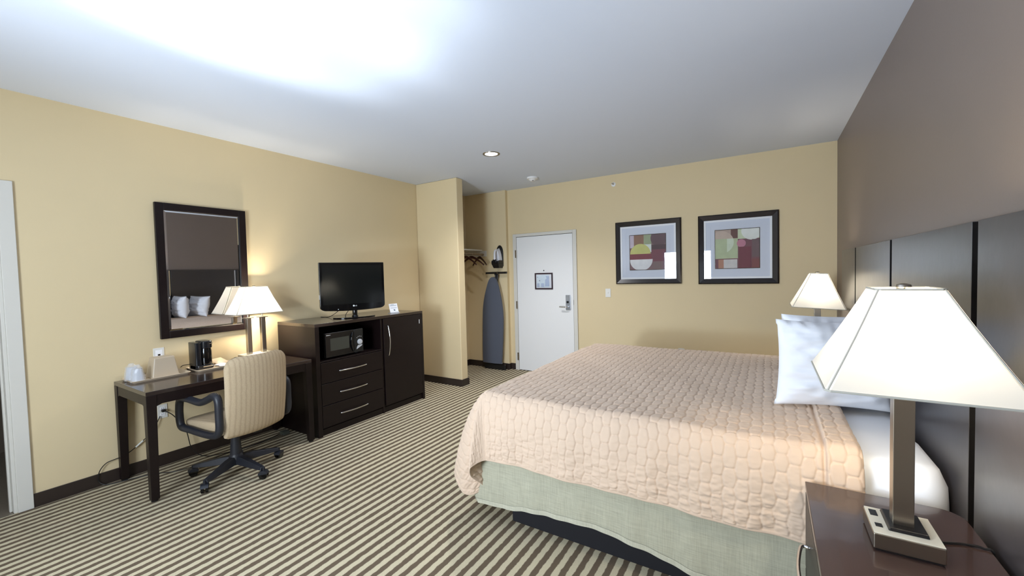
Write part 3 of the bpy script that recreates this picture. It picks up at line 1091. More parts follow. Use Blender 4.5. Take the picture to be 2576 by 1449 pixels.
def post_lamp(label, loc, post=(0.0235, 0.020), shade=(0.200, 0.210, 0.072, 0.075), z0=0.480, z1=0.750, power=14, base=(0.076, 0.079), rot=0.0, tilt=0.0, group=None):
    t = thing('bedside_lamp', label, 'lamp', loc, rot, group)
    bs = obj('base', MB().box(-base[0], base[0], -base[1], base[1], 0.004, 0.050), nickel, t, bevel=0.004)
    obj('base_pad', MB().box(-base[0] + 0.006, base[0] - 0.006, -base[1] + 0.006, base[1] - 0.006, 0, 0.005), black_m, t)
    obj('base_plate', MB().box(-base[0] + 0.002, base[0] - 0.002, -base[1] + 0.002, base[1] - 0.002, 0.050, 0.0515), mat('lamplit_plate', (236, 231, 216), 0.4) if 'lamplit_plate' not in MATS else MATS['lamplit_plate'], bs)  # pale colour carries the lamp's light falling on the metal base
    obj('base_block', MB().frustum((-0.038, 0.050, -0.050, 0.068), (-0.034, 0.048, -0.046, 0.066), 0.0515, 0.061), black_m, bs, bevel=0.002)
    obj('socket', MB().box(-0.066, -0.048, 0.025, 0.060, 0.0515, 0.0530), black_m, bs)
    obj('socket', MB().box(-0.064, -0.048, -0.040, -0.020, 0.0515, 0.0530), black_m, bs)
    obj('post', MB().box(-post[0], post[0], -post[1], post[1], 0.060, z0 - 0.018), nickel, t, bevel=0.0015)
    obj('cap', MB().box(-0.044, 0.044, -0.044, 0.044, z0 - 0.018, z0 - 0.012), nickel, t, bevel=0.001)
    obj('stem', MB().cyl((0, 0, z0 - 0.012), 0.006, 0.06, 12).cyl((0, 0, z0 + 0.02), 0.014, 0.05, 16), nickel, t, smooth=True)
    hp = MB()
    for sd in (-1, 1):
        hp.tube(smooth_pts([(0, sd * 0.015, z0 + 0.03), (0, sd * 0.060, z0 + 0.10), (0, sd * 0.055, z0 + 0.20), (0, 0.0, z1 + 0.002)], 6), 0.0022, 6)
    hp.tube([(-shade[2], 0, z1 - 0.003), (shade[2], 0, z1 - 0.003)], 0.002, 6).tube([(0, -shade[3], z1 - 0.003), (0, shade[3], z1 - 0.003)], 0.002, 6)
    obj('harp', hp, nickel, t, smooth=True)
    obj('finial', MB().lathe([(0.010, 0.0), (0.018, 0.005), (0.016, 0.011), (0.004, 0.015)], (0, 0, z1), 20), nickel, t, smooth=True)
    sh = pyramid_shade(*shade, z0, z1, t)
    if tilt:
        sh.rotation_euler = (0, tilt, 0)
        sh.location = (-(z0 + 0.13) * math.sin(tilt), 0, (z0 + 0.13) * (1 - math.cos(tilt)))
    bulb(t, (0, 0, z0 + 0.115), power)
    return t


NH = 0.665
post_lamp('large lit bedside lamp nearest the camera, on the near nightstand', (4.512, 1.602, NH), power=27, group='square-shade lamps beside the bed')
post_lamp('lit bedside lamp beyond the pillows, on the far nightstand', (4.540, 4.41, NH), power=26, group='square-shade lamps beside the bed',
          shade=(0.184, 0.205, 0.062, 0.07), z0=0.468, z1=0.755, tilt=math.radians(3))

# twin-post desk lamp
t = thing('desk_lamp', 'lit twin-post lamp with wide white shade standing on the desk', 'lamp', (0.150, 1.955, T))
bs = obj('base', MB().box(-0.075, 0.075, -0.13, 0.13, 0.0, 0.055), nickel, t, bevel=0.004)
obj('base_plate', MB().box(-0.073, 0.073, -0.128, 0.128, 0.055, 0.0565), MATS['lamplit_plate'], bs)
for yy in (-0.062, 0.062):
    obj('post', MB().box(-0.020, 0.020, yy - 0.018, yy + 0.018, 0.0565, 0.385), nickel, t, bevel=0.0015)
    obj('cap', MB().box(-0.034, 0.034, yy - 0.036, yy + 0.036, 0.385, 0.391), nickel, t)
    obj('stem', MB().cyl((0, yy, 0.391), 0.006, 0.05, 12).cyl((0, yy, 0.42), 0.013, 0.045, 16), nickel, t, smooth=True)
mb = MB()
for sd in (-1, 1):
    mb.tube([(0, sd * 0.062, 0.46), (0, sd * 0.06, 0.60), (0, sd * 0.02, 0.668)], 0.0022, 6)
mb.tube([(-0.05, 0, 0.665), (0.05, 0, 0.665)], 0.002, 6).tube([(0, -0.10, 0.665), (0, 0.10, 0.665)], 0.002, 6)
obj('harp', mb, nickel, t, smooth=True)
obj('finial', MB().lathe([(0.008, 0.0), (0.014, 0.004), (0.012, 0.009), (0.003, 0.012)], (0, 0, 0.672), 20), nickel, t, smooth=True)
pyramid_shade(0.110, 0.208, 0.058, 0.100, 0.430, 0.672, t)
bulb(t, (0, 0, 0.545), 55)

# ------------------------------------------------------------------ things on the desk


def tray(name, label, x0, x1, y0, y1, z):
    cx, cy = (x0 + x1) / 2, (y0 + y1) / 2
    hx, hy = (x1 - x0) / 2, (y1 - y0) / 2

    def rr(hx_, hy_, r, zc, n=6):
        pts = []
        for (sx, sy, a0) in ((1, 1, 0), (-1, 1, 90), (-1, -1, 180), (1, -1, 270)):
            for k in range(n + 1):
                a = math.radians(a0 + 90 * k / n)
                pts.append((cx + sx * (hx_ - r) + r * math.cos(a), cy + sy * (hy_ - r) + r * math.sin(a), zc))
        return pts
    rings = [rr(hx - 0.012, hy - 0.012, 0.02, z + 0.0008), rr(hx - 0.004, hy - 0.004, 0.026, z + 0.012), rr(hx, hy, 0.03, z + 0.014), rr(hx, hy, 0.03, z + 0.017),
             rr(hx - 0.008, hy - 0.008, 0.024, z + 0.014), rr(hx - 0.016, hy - 0.016, 0.018, z + 0.005)]
    n = len(rings[0])
    vs = [p for r in rings for p in r]
    fs = [tuple(range(n))[::-1], tuple(range(5 * n, 6 * n))]
    for i in range(5):
        for k in range(n):
            fs.append((i * n + k, i * n + (k + 1) % n, (i + 1) * n + (k + 1) % n, (i + 1) * n + k))
    o = obj(name, MB().add(vs, fs), tray_m, smooth=True)
    return tag(o, label, 'tray', 'serving trays on the desk')


tray('serving_tray', 'beige plastic tray at desk end, holding wrapped cups and ice bucket', 0.022, 0.272, 1.036, 1.402, T)
tray('serving_tray', 'beige plastic tray at desk middle, holding the black coffee maker', 0.030, 0.295, 1.432, 1.760, T)
TZ = T + 0.005

t = thing('ice_bucket', 'upturned square beige ice bucket on tray at desk end', 'bucket', (0.155, 1.252, TZ))
obj('body', MB().frustum((-0.072, 0.072, -0.086, 0.086), (-0.054, 0.054, -0.064, 0.064), 0, 0.152), bucket_m, t, bevel=0.010, seg=3)
obj('rim', MB().box(-0.074, 0.074, -0.088, 0.088, 0, 0.008), bucket_m, t, bevel=0.003)


def cup(label, loc):
    t = thing('plastic_cup', label, 'cup', loc, group='wrapped plastic cups on the tray')
    obj('cup_body', MB().lathe([(0.040, 0), (0.040, 0.006), (0.037, 0.014), (0.027, 0.094), (0.024, 0.097), (0.0005, 0.097)], n=24, cap=False), cup_m, t, smooth=True)
    n = 16
    rs = random.Random(int(loc[1] * 1000))
    rings = [(0.043, 0.001), (0.044, 0.03), (0.037, 0.07), (0.032, 0.100), (0.020, 0.112), (0.014, 0.126)]
    vs = []
    for r, h in rings:
        for k in range(n):
            a = 2 * PI * k / n
            q = r * (1 + rs.uniform(-0.10, 0.10))
            vs.append((q * math.cos(a), q * math.sin(a), h))
    fs = [(i * n + k, i * n + (k + 1) % n, (i + 1) * n + (k + 1) % n, (i + 1) * n + k) for i in range(len(rings) - 1) for k in range(n)]
    obj('wrapper', MB().add(vs, fs), wrap_m, t)
    return t


cup('wrapped upturned plastic cup nearer the front edge of the tray', (0.222, 1.082, TZ))
cup('wrapped upturned plastic cup standing behind, nearer the wall', (0.118, 1.078, TZ))

t = thing('coffee_maker', 'small black one-cup coffee maker on tray at desk middle', 'coffee maker', (0.135, 1.522, TZ))
gl = mat('coffee_black', (24, 27, 32), 0.18)
mb = MB()


def rrp(x0, x1, y0, y1, r, n=5):
    pts = []
    for (cx_, cy_, a0) in ((x1 - r, y1 - r, 0), (x0 + r, y1 - r, 90), (x0 + r, y0 + r, 180), (x1 - r, y0 + r, 270)):
        for k in range(n + 1):
            a = math.radians(a0 + 90 * k / n)
            pts.append((cx_ + r * math.cos(a), cy_ + r * math.sin(a)))
    return pts


obj('water_tank', MB().prism(rrp(-0.080, 0.062, -0.062, -0.018, 0.012), 'z', 0.004, 0.222), gl, t, bevel=0.003)
obj('brew_base', MB().prism(rrp(-0.080, 0.075, -0.062, 0.066, 0.03), 'z', 0.0, 0.034), gl, t, bevel=0.004)
obj('brew_head', MB().prism(rrp(-0.080, 0.072, -0.020, 0.064, 0.034), 'z', 0.168, 0.230), gl, t, bevel=0.008)
obj('carafe', MB().lathe([(0.042, 0.034), (0.044, 0.06), (0.044, 0.14), (0.040, 0.168)], (0.026, 0.020, 0), 24), blackgloss, t, smooth=True)
obj('silver_accent', MB().prism(rrp(0.060, 0.0765, -0.02, 0.055, 0.008), 'z', 0.018, 0.024), chrome, t)
obj('lid_accent', MB().prism(rrp(0.02, 0.0735, 0.02, 0.0655, 0.02), 'z', 0.205, 0.209), chrome, t)
obj('cord', MB().tube(smooth_pts([(-0.078, -0.03, 0.035), (-0.095, -0.06, 0.032), (-0.122, -0.088, 0.028), (-0.126, -0.105, 0.015)], 6), 0.003, 6), cable_m, t, smooth=True)


def packet(label, loc, size, rot, m, tilt=0.0):
    w, l, h = size
    n = 9
    P = np.zeros((n, n, 3))
    P2 = np.zeros((n, n, 3))
    for i in range(n):
        for j in range(n):
            s, q = -1 + 2 * i / (n - 1), -1 + 2 * j / (n - 1)
            k = (1 - s ** 4) * (1 - q ** 4)
            P[i, j] = (s * w, q * l, h * 0.5 + h * k * 0.5)
            P2[i, j] = (s * w, q * l, h * 0.5 - h * k * 0.5)
    o = grid_obj('condiment_packet', np.concatenate([P, P2[::-1]], 0), m, closed_u=True)
    o.location = loc
    o.rotation_euler = (0, tilt, rot)
    return tag(o, label, 'packet', 'condiment packets on the coffee tray')


packet('long pale packet leaning at back of the coffee tray', (0.085, 1.665, TZ + 0.022), (0.045, 0.055, 0.022), 0.3, tray_m, 0.35)
packet('flat white packet lying at front of the coffee tray', (0.225, 1.660, TZ + 0.002), (0.03, 0.045, 0.012), -0.2, paper)
packet('crumpled white packet lying in middle of the coffee tray', (0.160, 1.650, TZ + 0.002), (0.028, 0.045, 0.016), 0.5, paper)


# ------------------------------------------------------------------ wall plates
def wall_plate(name, label, cat, loc, rotz, w, h, kind):
    """plate facing local +x"""
    t = thing(name, label, cat, loc, rotz)
    obj('plate', MB().box(0, 0.006, -w, w, -h, h), plate_m, t, bevel=0.003)
    if kind == 'usb':
        obj('insert', MB().box(0.006, 0.009, -w * 0.62, w * 0.62, -h * 0.6, h * 0.6), white_bead, t, bevel=0.002)
        obj('port', MB().box(0.009, 0.0098, -0.008, 0.008, -0.016, -0.004), blackgloss, t)
    if kind == 'outlet':
        for z in (-h * 0.42, h * 0.42):
            obj('receptacle', MB().prism(rrp(-0.016, 0.016, z - 0.013, z + 0.013, 0.006), 'x', 0.006, 0.0085), white_bead, t)
            obj('slot', MB().box(0.0085, 0.009, -0.007, -0.005, z - 0.004, z + 0.005).box(0.0085, 0.009, 0.005, 0.007, z - 0.004, z + 0.005), blackgloss, t)
    if kind == 'switch':
        obj('toggle', MB().box(0.006, 0.016, -0.005, 0.005, -0.004, 0.012), plate_m, t, bevel=0.001)
    return t


wall_plate('charging_outlet', 'white square wall plate with one dark port, above the desk', 'outlet', (0, 1.281, 0.912), 0, 0.036, 0.046, 'usb')
wall_plate('wall_outlet', 'white wall outlet with plugged cord, low behind the desk leg', 'outlet', (0, 1.284, 0.440), 0, 0.033, 0.056, 'outlet')
wall_plate('light_switch', 'small cream light switch on wall between entry door and pictures', 'switch', (2.347, D, 1.190), -PI / 2, 0.036, 0.058, 'switch')
wall_plate('wall_outlet', 'low wall outlet just visible beyond the far edge of the bed', 'outlet', (3.266, D, 0.450), -PI / 2, 0.036, 0.058, 'outlet')

pl = thing('power_plug', 'black plug and cord in the low outlet behind the desk', 'plug', (0.009, 1.284, 0.448))
obj('plug_body', MB().box(0, 0.03, -0.012, 0.012, -0.010, 0.010), cable_m, pl, bevel=0.003)
pts = [(0.03, 0, 0), (0.06, 0.05, -0.05), (0.05, 0.13, -0.20), (0.06, 0.16, -0.36), (0.12, 0.22, -0.436), (0.20, 0.34, -0.442), (0.24, 0.52, -0.442), (0.22, 0.72, -0.442), (0.18, 0.84, -0.442)]
obj('cord', MB().tube(smooth_pts(pts, 8), 0.0035, 6), cable_m, pl, smooth=True)
lc = thing('hanging_cable', 'thin black cable looping along the wall behind the left desk leg', 'cable')
pts = [(0.018, 1.262, 0.408), (0.03, 1.22, 0.335), (0.022, 1.174, 0.274), (0.020, 1.138, 0.243), (0.020, 1.111, 0.221), (0.020, 1.063, 0.190), (0.020, 1.023, 0.175), (0.020, 0.983, 0.169),
       (0.020, 0.935, 0.160), (0.022, 0.900, 0.125), (0.024, 0.886, 0.08), (0.026, 0.89, 0.035), (0.05, 0.93, 0.008), (0.09, 1.05, 0.006), (0.14, 1.17, 0.006), (0.24, 1.27, 0.006), (0.27, 1.42, 0.006), (0.24, 1.60, 0.006), (0.26, 1.85, 0.006), (0.26, 2.10, 0.006)]
obj('cable', MB().tube(smooth_pts(pts, 6), 0.003, 6), cable_m, lc, smooth=True)
obj('tag', MB().tube([(0.021, 1.102, 0.215), (0.021, 1.148, 0.251)], 0.006, 8), tag_m, lc, 'white sleeve')
pbx = obj('power_adapter', MB().box(0.20, 0.27, 2.10, 2.16, 0.0, 0.032), mat('adapter_grey', (82, 86, 78), 0.5), bevel=0.004)
tag(pbx, 'small grey power adapter on carpet beside the dresser base', 'adapter')

# ------------------------------------------------------------------ ceiling fittings
t = thing('ceiling_downlight', 'round recessed ceiling light, glowing white', 'ceiling light', (1.692, 3.639, H))
obj('trim_ring', MB().lathe([(0.066, -0.001), (0.072, -0.006), (0.090, -0.005), (0.092, -0.0002)], n=40, cap=False), nickel, t, smooth=True)
obj('lens', MB().lathe([(0.0005, -0.004), (0.045, -0.004), (0.067, -0.002)], n=40, cap=False), emit('lens_glow', (0.97, 0.98, 1.0), 12), t)
t = thing('smoke_detector', 'round white smoke detector on ceiling near the entry door', 'smoke detector', (1.512, 4.855, H))
obj('base_ring', MB().lathe([(0.074, 0), (0.076, -0.012), (0.070, -0.022)], n=36), white_m, t, smooth=True)
obj('sensor_cap', MB().lathe([(0.052, -0.022), (0.046, -0.034), (0.036, -0.042), (0.030, -0.050), (0.010, -0.052)], n=36), white_m, t, smooth=True)
obj('vent', MB().box(0.010, 0.028, -0.030, -0.014, -0.0505, -0.046), black_m, t)
t = thing('sprinkler_head', 'small sidewall sprinkler on wall above the left picture', 'sprinkler', (2.445, D, 2.628))
obj('escutcheon', MB().lathe([(0.030, 0), (0.028, -0.006), (0.014, -0.010)], n=28, axis='y'), white_m, t, smooth=True)
obj('nozzle', MB().cyl((0, -0.04, 0), 0.009, 0.032, 14, 'y').box(-0.012, 0.012, -0.044, -0.040, -0.002, 0.014), nickel, t)

# ------------------------------------------------------------------ closet
t = thing('closet_shelf', 'white closet shelf with hanging rod behind the partition wall', 'shelf', (0, YP + TP, 0))
Ls = DC - (YP + TP)
obj('shelf_board', MB().box(0, 0.318, 0.0, Ls, 1.853, 1.873), trim_m, t, bevel=0.002)
obj('cleat', MB().box(0, 0.404, Ls - 0.020, Ls, 1.763, 1.853), trim_m, t, bevel=0.002)
obj('cleat', MB().box(0, 0.404, 0.0, 0.020, 1.763, 1.853), trim_m, t, bevel=0.002)
obj('rod', MB().cyl((0.345, 0.02, 1.795), 0.0165, Ls - 0.04, 20, 'y'), rod_m, t, smooth=True)


def hanger(label, y, ang, clip=False):
    t = thing('clothes_hanger', label, 'hanger', (0.345, y, 1.795), math.radians(ang), 'wooden hangers on the closet rod')
    L = 0.215
    arm = [(-L, 0, -0.168), (-L * 0.75, 0, -0.125), (-L * 0.4, 0, -0.078), (-0.03, 0, -0.052), (0, 0, -0.049), (0.03, 0, -0.052), (L * 0.4, 0, -0.078), (L * 0.75, 0, -0.125), (L, 0, -0.168)]
    sp = smooth_pts(arm, 5)
    rs = [0.011 + 0.010 * (1 - abs(p.x) / L) for p in sp]
    vs, fs = [], []
    n = len(sp)
    for p, r in zip(sp, rs):
        for (dy, dz) in ((-0.007, -r), (0.007, -r), (0.007, r), (-0.007, r)):
            vs.append((p.x, dy, p.z + dz))
    for i in range(n - 1):
        for j in range(4):
            fs.append((i * 4 + j, i * 4 + (j + 1) % 4, i * 4 + 4 + (j + 1) % 4, i * 4 + 4 + j))
    fs += [(3, 2, 1, 0), ((n - 1) * 4, (n - 1) * 4 + 1, (n - 1) * 4 + 2, (n - 1) * 4 + 3)]
    obj('shoulder_bar', MB().add(vs, fs), hanger_m, t, bevel=0.003)
    hk = [(0.0, 0, -0.040), (0.0, 0, -0.026)]
    for k in range(9):
        a = math.radians(-90 + 30 * k)
        hk.append((0.021 * math.cos(a) * (1 if k else 0.0) + 0.0, 0, 0.0 + 0.0205 * math.sin(a)))
    obj('hook', MB().tube(hk, 0.0018, 6), chrome, t, smooth=True)
    if clip:
        c = obj('clip', MB().lathe([(0.004, 0), (0.018, 0.004), (0.018, 0.010), (0.004, 0.014)], (0.155, -0.02, -0.165), 16, 'y'), chrome, t, smooth=True)
    return t


hanger('dark wooden hanger nearest the closet back wall, with shiny clip', 5.20, -24, True)
hanger('dark wooden hanger in the middle of the closet rod', 5.00, 3)
hanger('dark wooden hanger partly hidden by the partition wall', 4.855, -5)

# iron and its wall caddy
t = thing('iron_caddy', 'black wall caddy holding the iron above the ironing board', 'caddy', (0.655, DC, 0))
arch = [(-0.062, 1.60), (-0.062, 1.80)]
for k in range(0, 13):
    a = PI - PI * k / 12
    arch.append((0.062 * math.cos(a), 1.80 + 0.125 * math.sin(a)))
arch += [(0.062, 1.60)]
obj('back_plate', MB().prism(arch, 'y', -0.014, 0), black_m, t, bevel=0.004)
obj('basket', MB().frustum((-0.050, 0.050, -0.115, -0.014), (-0.066, 0.066, -0.150, -0.014), 1.572, 1.640)
    .box(-0.066, 0.066, -0.150, -0.142, 1.640, 1.680).box(-0.066, -0.058, -0.142, -0.014, 1.640, 1.690).box(0.058, 0.066, -0.142, -0.014, 1.640, 1.690), black_m, t, bevel=0.006)
obj('hook_arm', MB().box(-0.03, 0.03, -0.165, -0.150, 1.655, 1.705), black_m, t, bevel=0.006)
obj('cord', MB().tube([(-0.01, -0.06, 1.574), (-0.01, -0.055, 1.518)], 0.002, 6), greycable, t)
t = thing('clothes_iron', 'white steam iron standing tip-up in its black wall caddy', 'iron', (0.655, DC - 0.016, 0))
prof = [(-0.052, 1.645)]
n = 10
sole = []
for k in range(n + 1):
    f = k / n
    sole.append((-0.052 * (1 - f ** 2.4), 1.66 + 0.225 * f))
outl = sole + [(-p[0], p[1]) for p in sole[::-1][1:]]
obj('soleplate', MB().prism(outl, 'y', -0.008, -0.001), chrome, t)
vs = [(p[0], -0.008, p[1]) for p in outl] + [(p[0] * 0.8, -0.075, 1.665 + (p[1] - 1.66) * 0.86) for p in outl]
m_ = len(outl)
fs = [tuple(range(m_))[::-1], tuple(range(m_, 2 * m_))] + [(i, (i + 1) % m_, (i + 1) % m_ + m_, i + m_) for i in range(m_)]
obj('shell', MB().add(vs, fs), iron_m, t, bevel=0.006)
obj('handle', MB().tube(smooth_pts([(0, -0.05, 1.845), (0, -0.11, 1.84), (0, -0.134, 1.80), (0, -0.134, 1.70), (0, -0.11, 1.665), (0, -0.05, 1.672)], 6), 0.016, 10), iron_m, t, smooth=True)
obj('dial', MB().cyl((0, -0.072, 1.75), 0.018, 0.018, 18, 'y'), mat('iron_grey', (130, 134, 142), 0.4), t)

# ironing board against the wall
t = thing('ironing_board', 'blue-grey ironing board hung upright against the closet wall', 'ironing board', (0, DC - 0.125, 0))
Lp = [(0.366, 0.125), (0.362, 0.25), (0.368, 0.50), (0.380, 0.83), (0.392, 0.98), (0.424, 1.14), (0.482, 1.32), (0.520, 1.400), (0.556, 1.430), (0.590, 1.436)]
Rp = [(0.622, 1.428), (0.648, 1.390), (0.682, 1.30), (0.724, 1.12), (0.750, 0.94), (0.755, 0.80), (0.745, 0.55), (0.722, 0.25), (0.708, 0.125), (0.690, 0.102), (0.385, 0.102)]
outl = [(p.x, p.y) for p in smooth_pts([(a, b, 0) for a, b in Lp + Rp], 3, True)]
obj('board_pad', MB().prism(outl, 'y', 0.0, 0.028), board_m, t, bevel=0.008, seg=3)
obj('board_frame', MB().prism([(0.56 + (a - 0.56) * 0.985, 0.76 + (b - 0.76) * 0.992) for a, b in outl], 'y', 0.028, 0.036), mat('board_edge', (150, 146, 132), 0.5), t)
for (xa, xb, dy) in ((0.605, 0.50, 0.045), (0.635, 0.62, 0.062)):
    obj('leg', MB().tube([(xa + 0.01, dy, 1.47), (0.57, dy, 0.8), (xb, dy, 0.08)], 0.010, 10), black_m, t, smooth=True)
obj('foot_bar', MB().box(0.425, 0.812, 0.045, 0.075, 1.484, 1.514).prism([(0.585, 1.49), (0.660, 1.49), (0.640, 1.44), (0.635, 1.38), (0.600, 1.38), (0.602, 1.44)], 'y', 0.045, 0.068), black_m, t, bevel=0.006)
obj('foot_bar', MB().box(0.365, 0.755, 0.03, 0.070, 0.0, 0.085), black_m, t, bevel=0.010)
obj('foot_rivet', MB().cyl((0.648, 0.038, 1.497), 0.008, 0.007, 12, 'y'), chrome, t)

# ------------------------------------------------------------------ headboard
HX = 4.733
HY0, HY1, HZ1 = 1.20, 4.632, 1.615
t = thing('headboard', 'wide glossy dark panelled headboard fixed to the taupe wall', 'headboard', (0, 0, 0))
seams = [(1.852, 1.898), (2.902, 2.944), (3.952, 3.990)]
ys = [HY0] + [v for s_ in seams for v in s_] + [HY1]
for i in range(0, 8, 2):
    obj('panel', MB().box(HX, W - 0.012, ys[i], ys[i + 1], 0.20, HZ1), head_m, t, bevel=0.0015)
for (a, b) in seams:
    obj('metal_strip', MB().box(HX + 0.019, W - 0.012, a, b, 0.20, HZ1 - 0.010), strip_m, t)
for (a, b) in seams:
    obj('groove_shade', MB().box(HX + 0.001, HX + 0.019, a, a + 0.0015, 0.20, HZ1 - 0.002).box(HX + 0.001, HX + 0.019, b - 0.0015, b, 0.20, HZ1 - 0.002), groove_m, t)
obj('backing', MB().box(W - 0.012, W - 0.0005, HY0 + 0.004, HY1 - 0.004, 0.20, HZ1 - 0.004), espresso, t)


# ------------------------------------------------------------------ nightstands
def nightstand(label, yb0, yb1):
    t = thing('nightstand', label, 'nightstand', (4.298, yb0, 0), group='espresso nightstands beside the bed')
    L, Dp = yb1 - yb0, 4.716 - 4.298
    # top with both wall-side corners rounded
    r = 0.06
    pts = [(0, 0), (0, L)]
    for k in range(9):
        a = PI / 2 - (PI / 2) * k / 8
        pts.append((Dp - r + r * math.cos(a), L - r + r * math.sin(a)))
    for k in range(9):
        a = -(PI / 2) * k / 8
        pts.append((Dp - r + r * math.cos(a), r + r * math.sin(a)))
    obj('top', MB().prism(pts, 'z', NH - 0.022, NH), mat('nightstand_top', (62, 48, 45), 0.2, coat=0.3) if 'nightstand_top' not in MATS else MATS['nightstand_top'], t, bevel=0.003)
    mb = MB().box(0.008, Dp - 0.02, 0.006, 0.026, 0, NH - 0.022).box(0.008, Dp - 0.02, L - 0.026, L - 0.006, 0, NH - 0.022)
    mb.box(Dp - 0.032, Dp - 0.02, 0.026, L - 0.026, 0.05, NH - 0.022).box(0.008, Dp - 0.032, 0.026, L - 0.026, 0.05, 0.07).box(0.02, 0.035, 0.026, L - 0.026, 0, 0.05)
    obj('cabinet', mb, espresso, t, bevel=0.002)
    for (z0, z1) in ((0.08, 0.345), (0.352, NH - 0.028)):
        dr = obj('drawer', MB().box(0.0, 0.02, 0.028, L - 0.028, z0, z1), espresso, t, bevel=0.002)
        zc, cy = (z0 + z1) / 2, L / 2
        obj('handle', MB().tube(smooth_pts([(0, cy - 0.15, zc), (-0.022, cy - 0.14, zc), (-0.036, cy, zc), (-0.022, cy + 0.14, zc), (0, cy + 0.15, zc)], 6), 0.006, 8), chrome, dr, smooth=True)
    return t


nightstand('espresso nightstand in the near corner of the photo, under the large lamp', 1.285, 1.893)
nightstand('espresso nightstand on the far side of the bed, hidden behind the pillows', 4.06, 4.675)
tag(obj('lamp_cord', MB().tube(smooth_pts([(4.586, 1.640, NH + 0.004), (4.62, 1.655, NH + 0.004), (4.66, 1.672, NH + 0.004), (4.700, 1.672, NH + 0.004), (4.722, 1.670, NH - 0.02), (4.722, 1.66, NH - 0.25)], 6), 0.003, 6), cable_m, smooth=True),
    'thin black cord running from near lamp base over nightstand edge', 'cord')

# ------------------------------------------------------------------ bed
BX0, BX1, BYN, BYF, TOPZ = 2.70, 4.722, 1.955, 3.885, 0.775
bed = thing('bed', 'king bed with sage skirt and black base against the headboard', 'bed', (0, 0, 0))
obj('bed_base', MB().box(2.872, 4.70, 2.034, 3.81, 0, 0.20), boxbase, bed, bevel=0.006)
obj('box_spring', MB().box(2.76, 4.715, 1.985, 3.86, 0.20, 0.44), boxbase, bed, bevel=0.02)


def sheet_box():
    """mattress under its fitted sheet, rounded with gathered sides"""
    x0, x1, y0, y1, z0, z1, r = 2.725, BX1, 1.972, 3.868, 0.43, 0.755, 0.075
    per = []
    n = 8
    for (cx_, cy_, a0) in ((x1 - r, y1 - r, 0), (x0 + r, y1 - r, 90), (x0 + r, y0 + r, 180), (x1 - r, y0 + r, 270)):
        for k in range(n + 1):
            a = math.radians(a0 + 90 * k / n)
            per.append((cx_ + r * math.cos(a), cy_ + r * math.sin(a)))
    # resample perimeter
    pts = [Vector((p[0], p[1], 0)) for p in per]
    dense = []
    for i in range(len(pts)):
        a, b = pts[i], pts[(i + 1) % len(pts)]
        m = max(1, int((b - a).length / 0.012))
        for k in range(m):
            dense.append(a.lerp(b, k / m))
    cxm, cym = (x0 + x1) / 2, (y0 + y1) / 2
    levels = [(0.0, -0.02), (0.03, 0.0), (0.12, 0.006), (0.20, 0.006), (0.255, 0.002), (0.29, -0.008), (0.31, -0.022), (0.322, -0.042), (0.325, -0.075), (0.325, -0.5), (0.325, -2)]
    P = np.zeros((len(dense), len(levels), 3))
    N = len(dense)
    for i, d in enumerate(dense):
        prv, nx = dense[i - 1], dense[(i + 1) % N]
        tg = (nx - prv).normalized()
        nrm_ = Vector((tg.y, -tg.x, 0))
        nearhead = max(0, 1 - abs(d.x - x1) / 0.22) * (1 if d.y < 2.3 or d.y > 3.5 else 0.3)
        for j, (h, o_) in enumerate(levels):
            if o_ < -0.4:
                f = 0.5 if o_ > -1 else 0.999
                q = Vector((cxm, cym, 0)).lerp(d, 1 - f)
                P[i, j] = (q.x, q.y, z0 + h)
            else:
                wr = (math.sin(h * 95 + d.x * 14) * 0.005 + math.sin(h * 190 - d.x * 25) * 0.0035) * nearhead + math.sin(d.x * 60 + h * 20) * 0.0025 * nearhead
                q = d + nrm_ * (o_ + wr)
                P[i, j] = (q.x, q.y, z0 + h)
    return grid_obj('mattress', P, linen, bed, 'white fitted sheet', closed_u=True)


sheet_box()

# skirt: one hanging strip around foot and both sides, hem slightly scalloped
sp = []
yN, yF, xF = 1.938, 3.905, 2.722
npt = 160
path = [(4.70 - (4.70 - xF) * k / 220, yN, 'n', k / 220) for k in range(221)]
path += [(xF, yN + (yF - yN) * k / 120, 'f', k / 120) for k in range(1, 121)]
path += [(xF + (4.70 - xF) * k / 60, yF, 'b', k / 60) for k in range(1, 61)]
lv = 14
P = np.zeros((len(path), lv, 3))
hem_x = [(2.70, 0.115), (2.80, 0.122), (2.90, 0.127), (3.0, 0.150), (3.15, 0.163), (3.35, 0.178), (3.5, 0.176), (3.7, 0.150), (3.9, 0.112), (4.2, 0.10), (4.7, 0.10)]
for i, (x, y, s_, f) in enumerate(path):
    if s_ == 'n':
        hz = float(np.interp(x, [a for a, b in hem_x], [b for a, b in hem_x]))
    else:
        hz = 0.14 + 0.015 * math.sin(f * 14)
    corner = math.exp(-((x - xF) ** 2 + (y - yN) ** 2) / 0.0016)
    for j in range(lv):
        q = j / (lv - 1)
        z = 0.455 - (0.455 - hz - 0.02 * corner * 0) * q
        wav = (0.004 * math.sin(x * 21 + y * 17) + 0.003 * math.sin(x * 47 + 1.3)) * q
        ox, oy = 0, 0
        if s_ == 'n':
            oy = -wav - 0.004 * q
        elif s_ == 'f':
            ox = -wav - 0.004 * q
        else:
            oy = wav
        fl = 0.040 * math.exp(-((q - 0.86) / 0.12) ** 2) * corner
        P[i, j] = (x + ox - fl - 0.012 * corner * q, y + oy - 0.2 * fl, z)
sk = grid_obj('bed_skirt', P, skirt_m, bed)
so = sk.modifiers.new('thick', 'SOLIDIFY')
so.thickness = 0.005
so.offset = -1
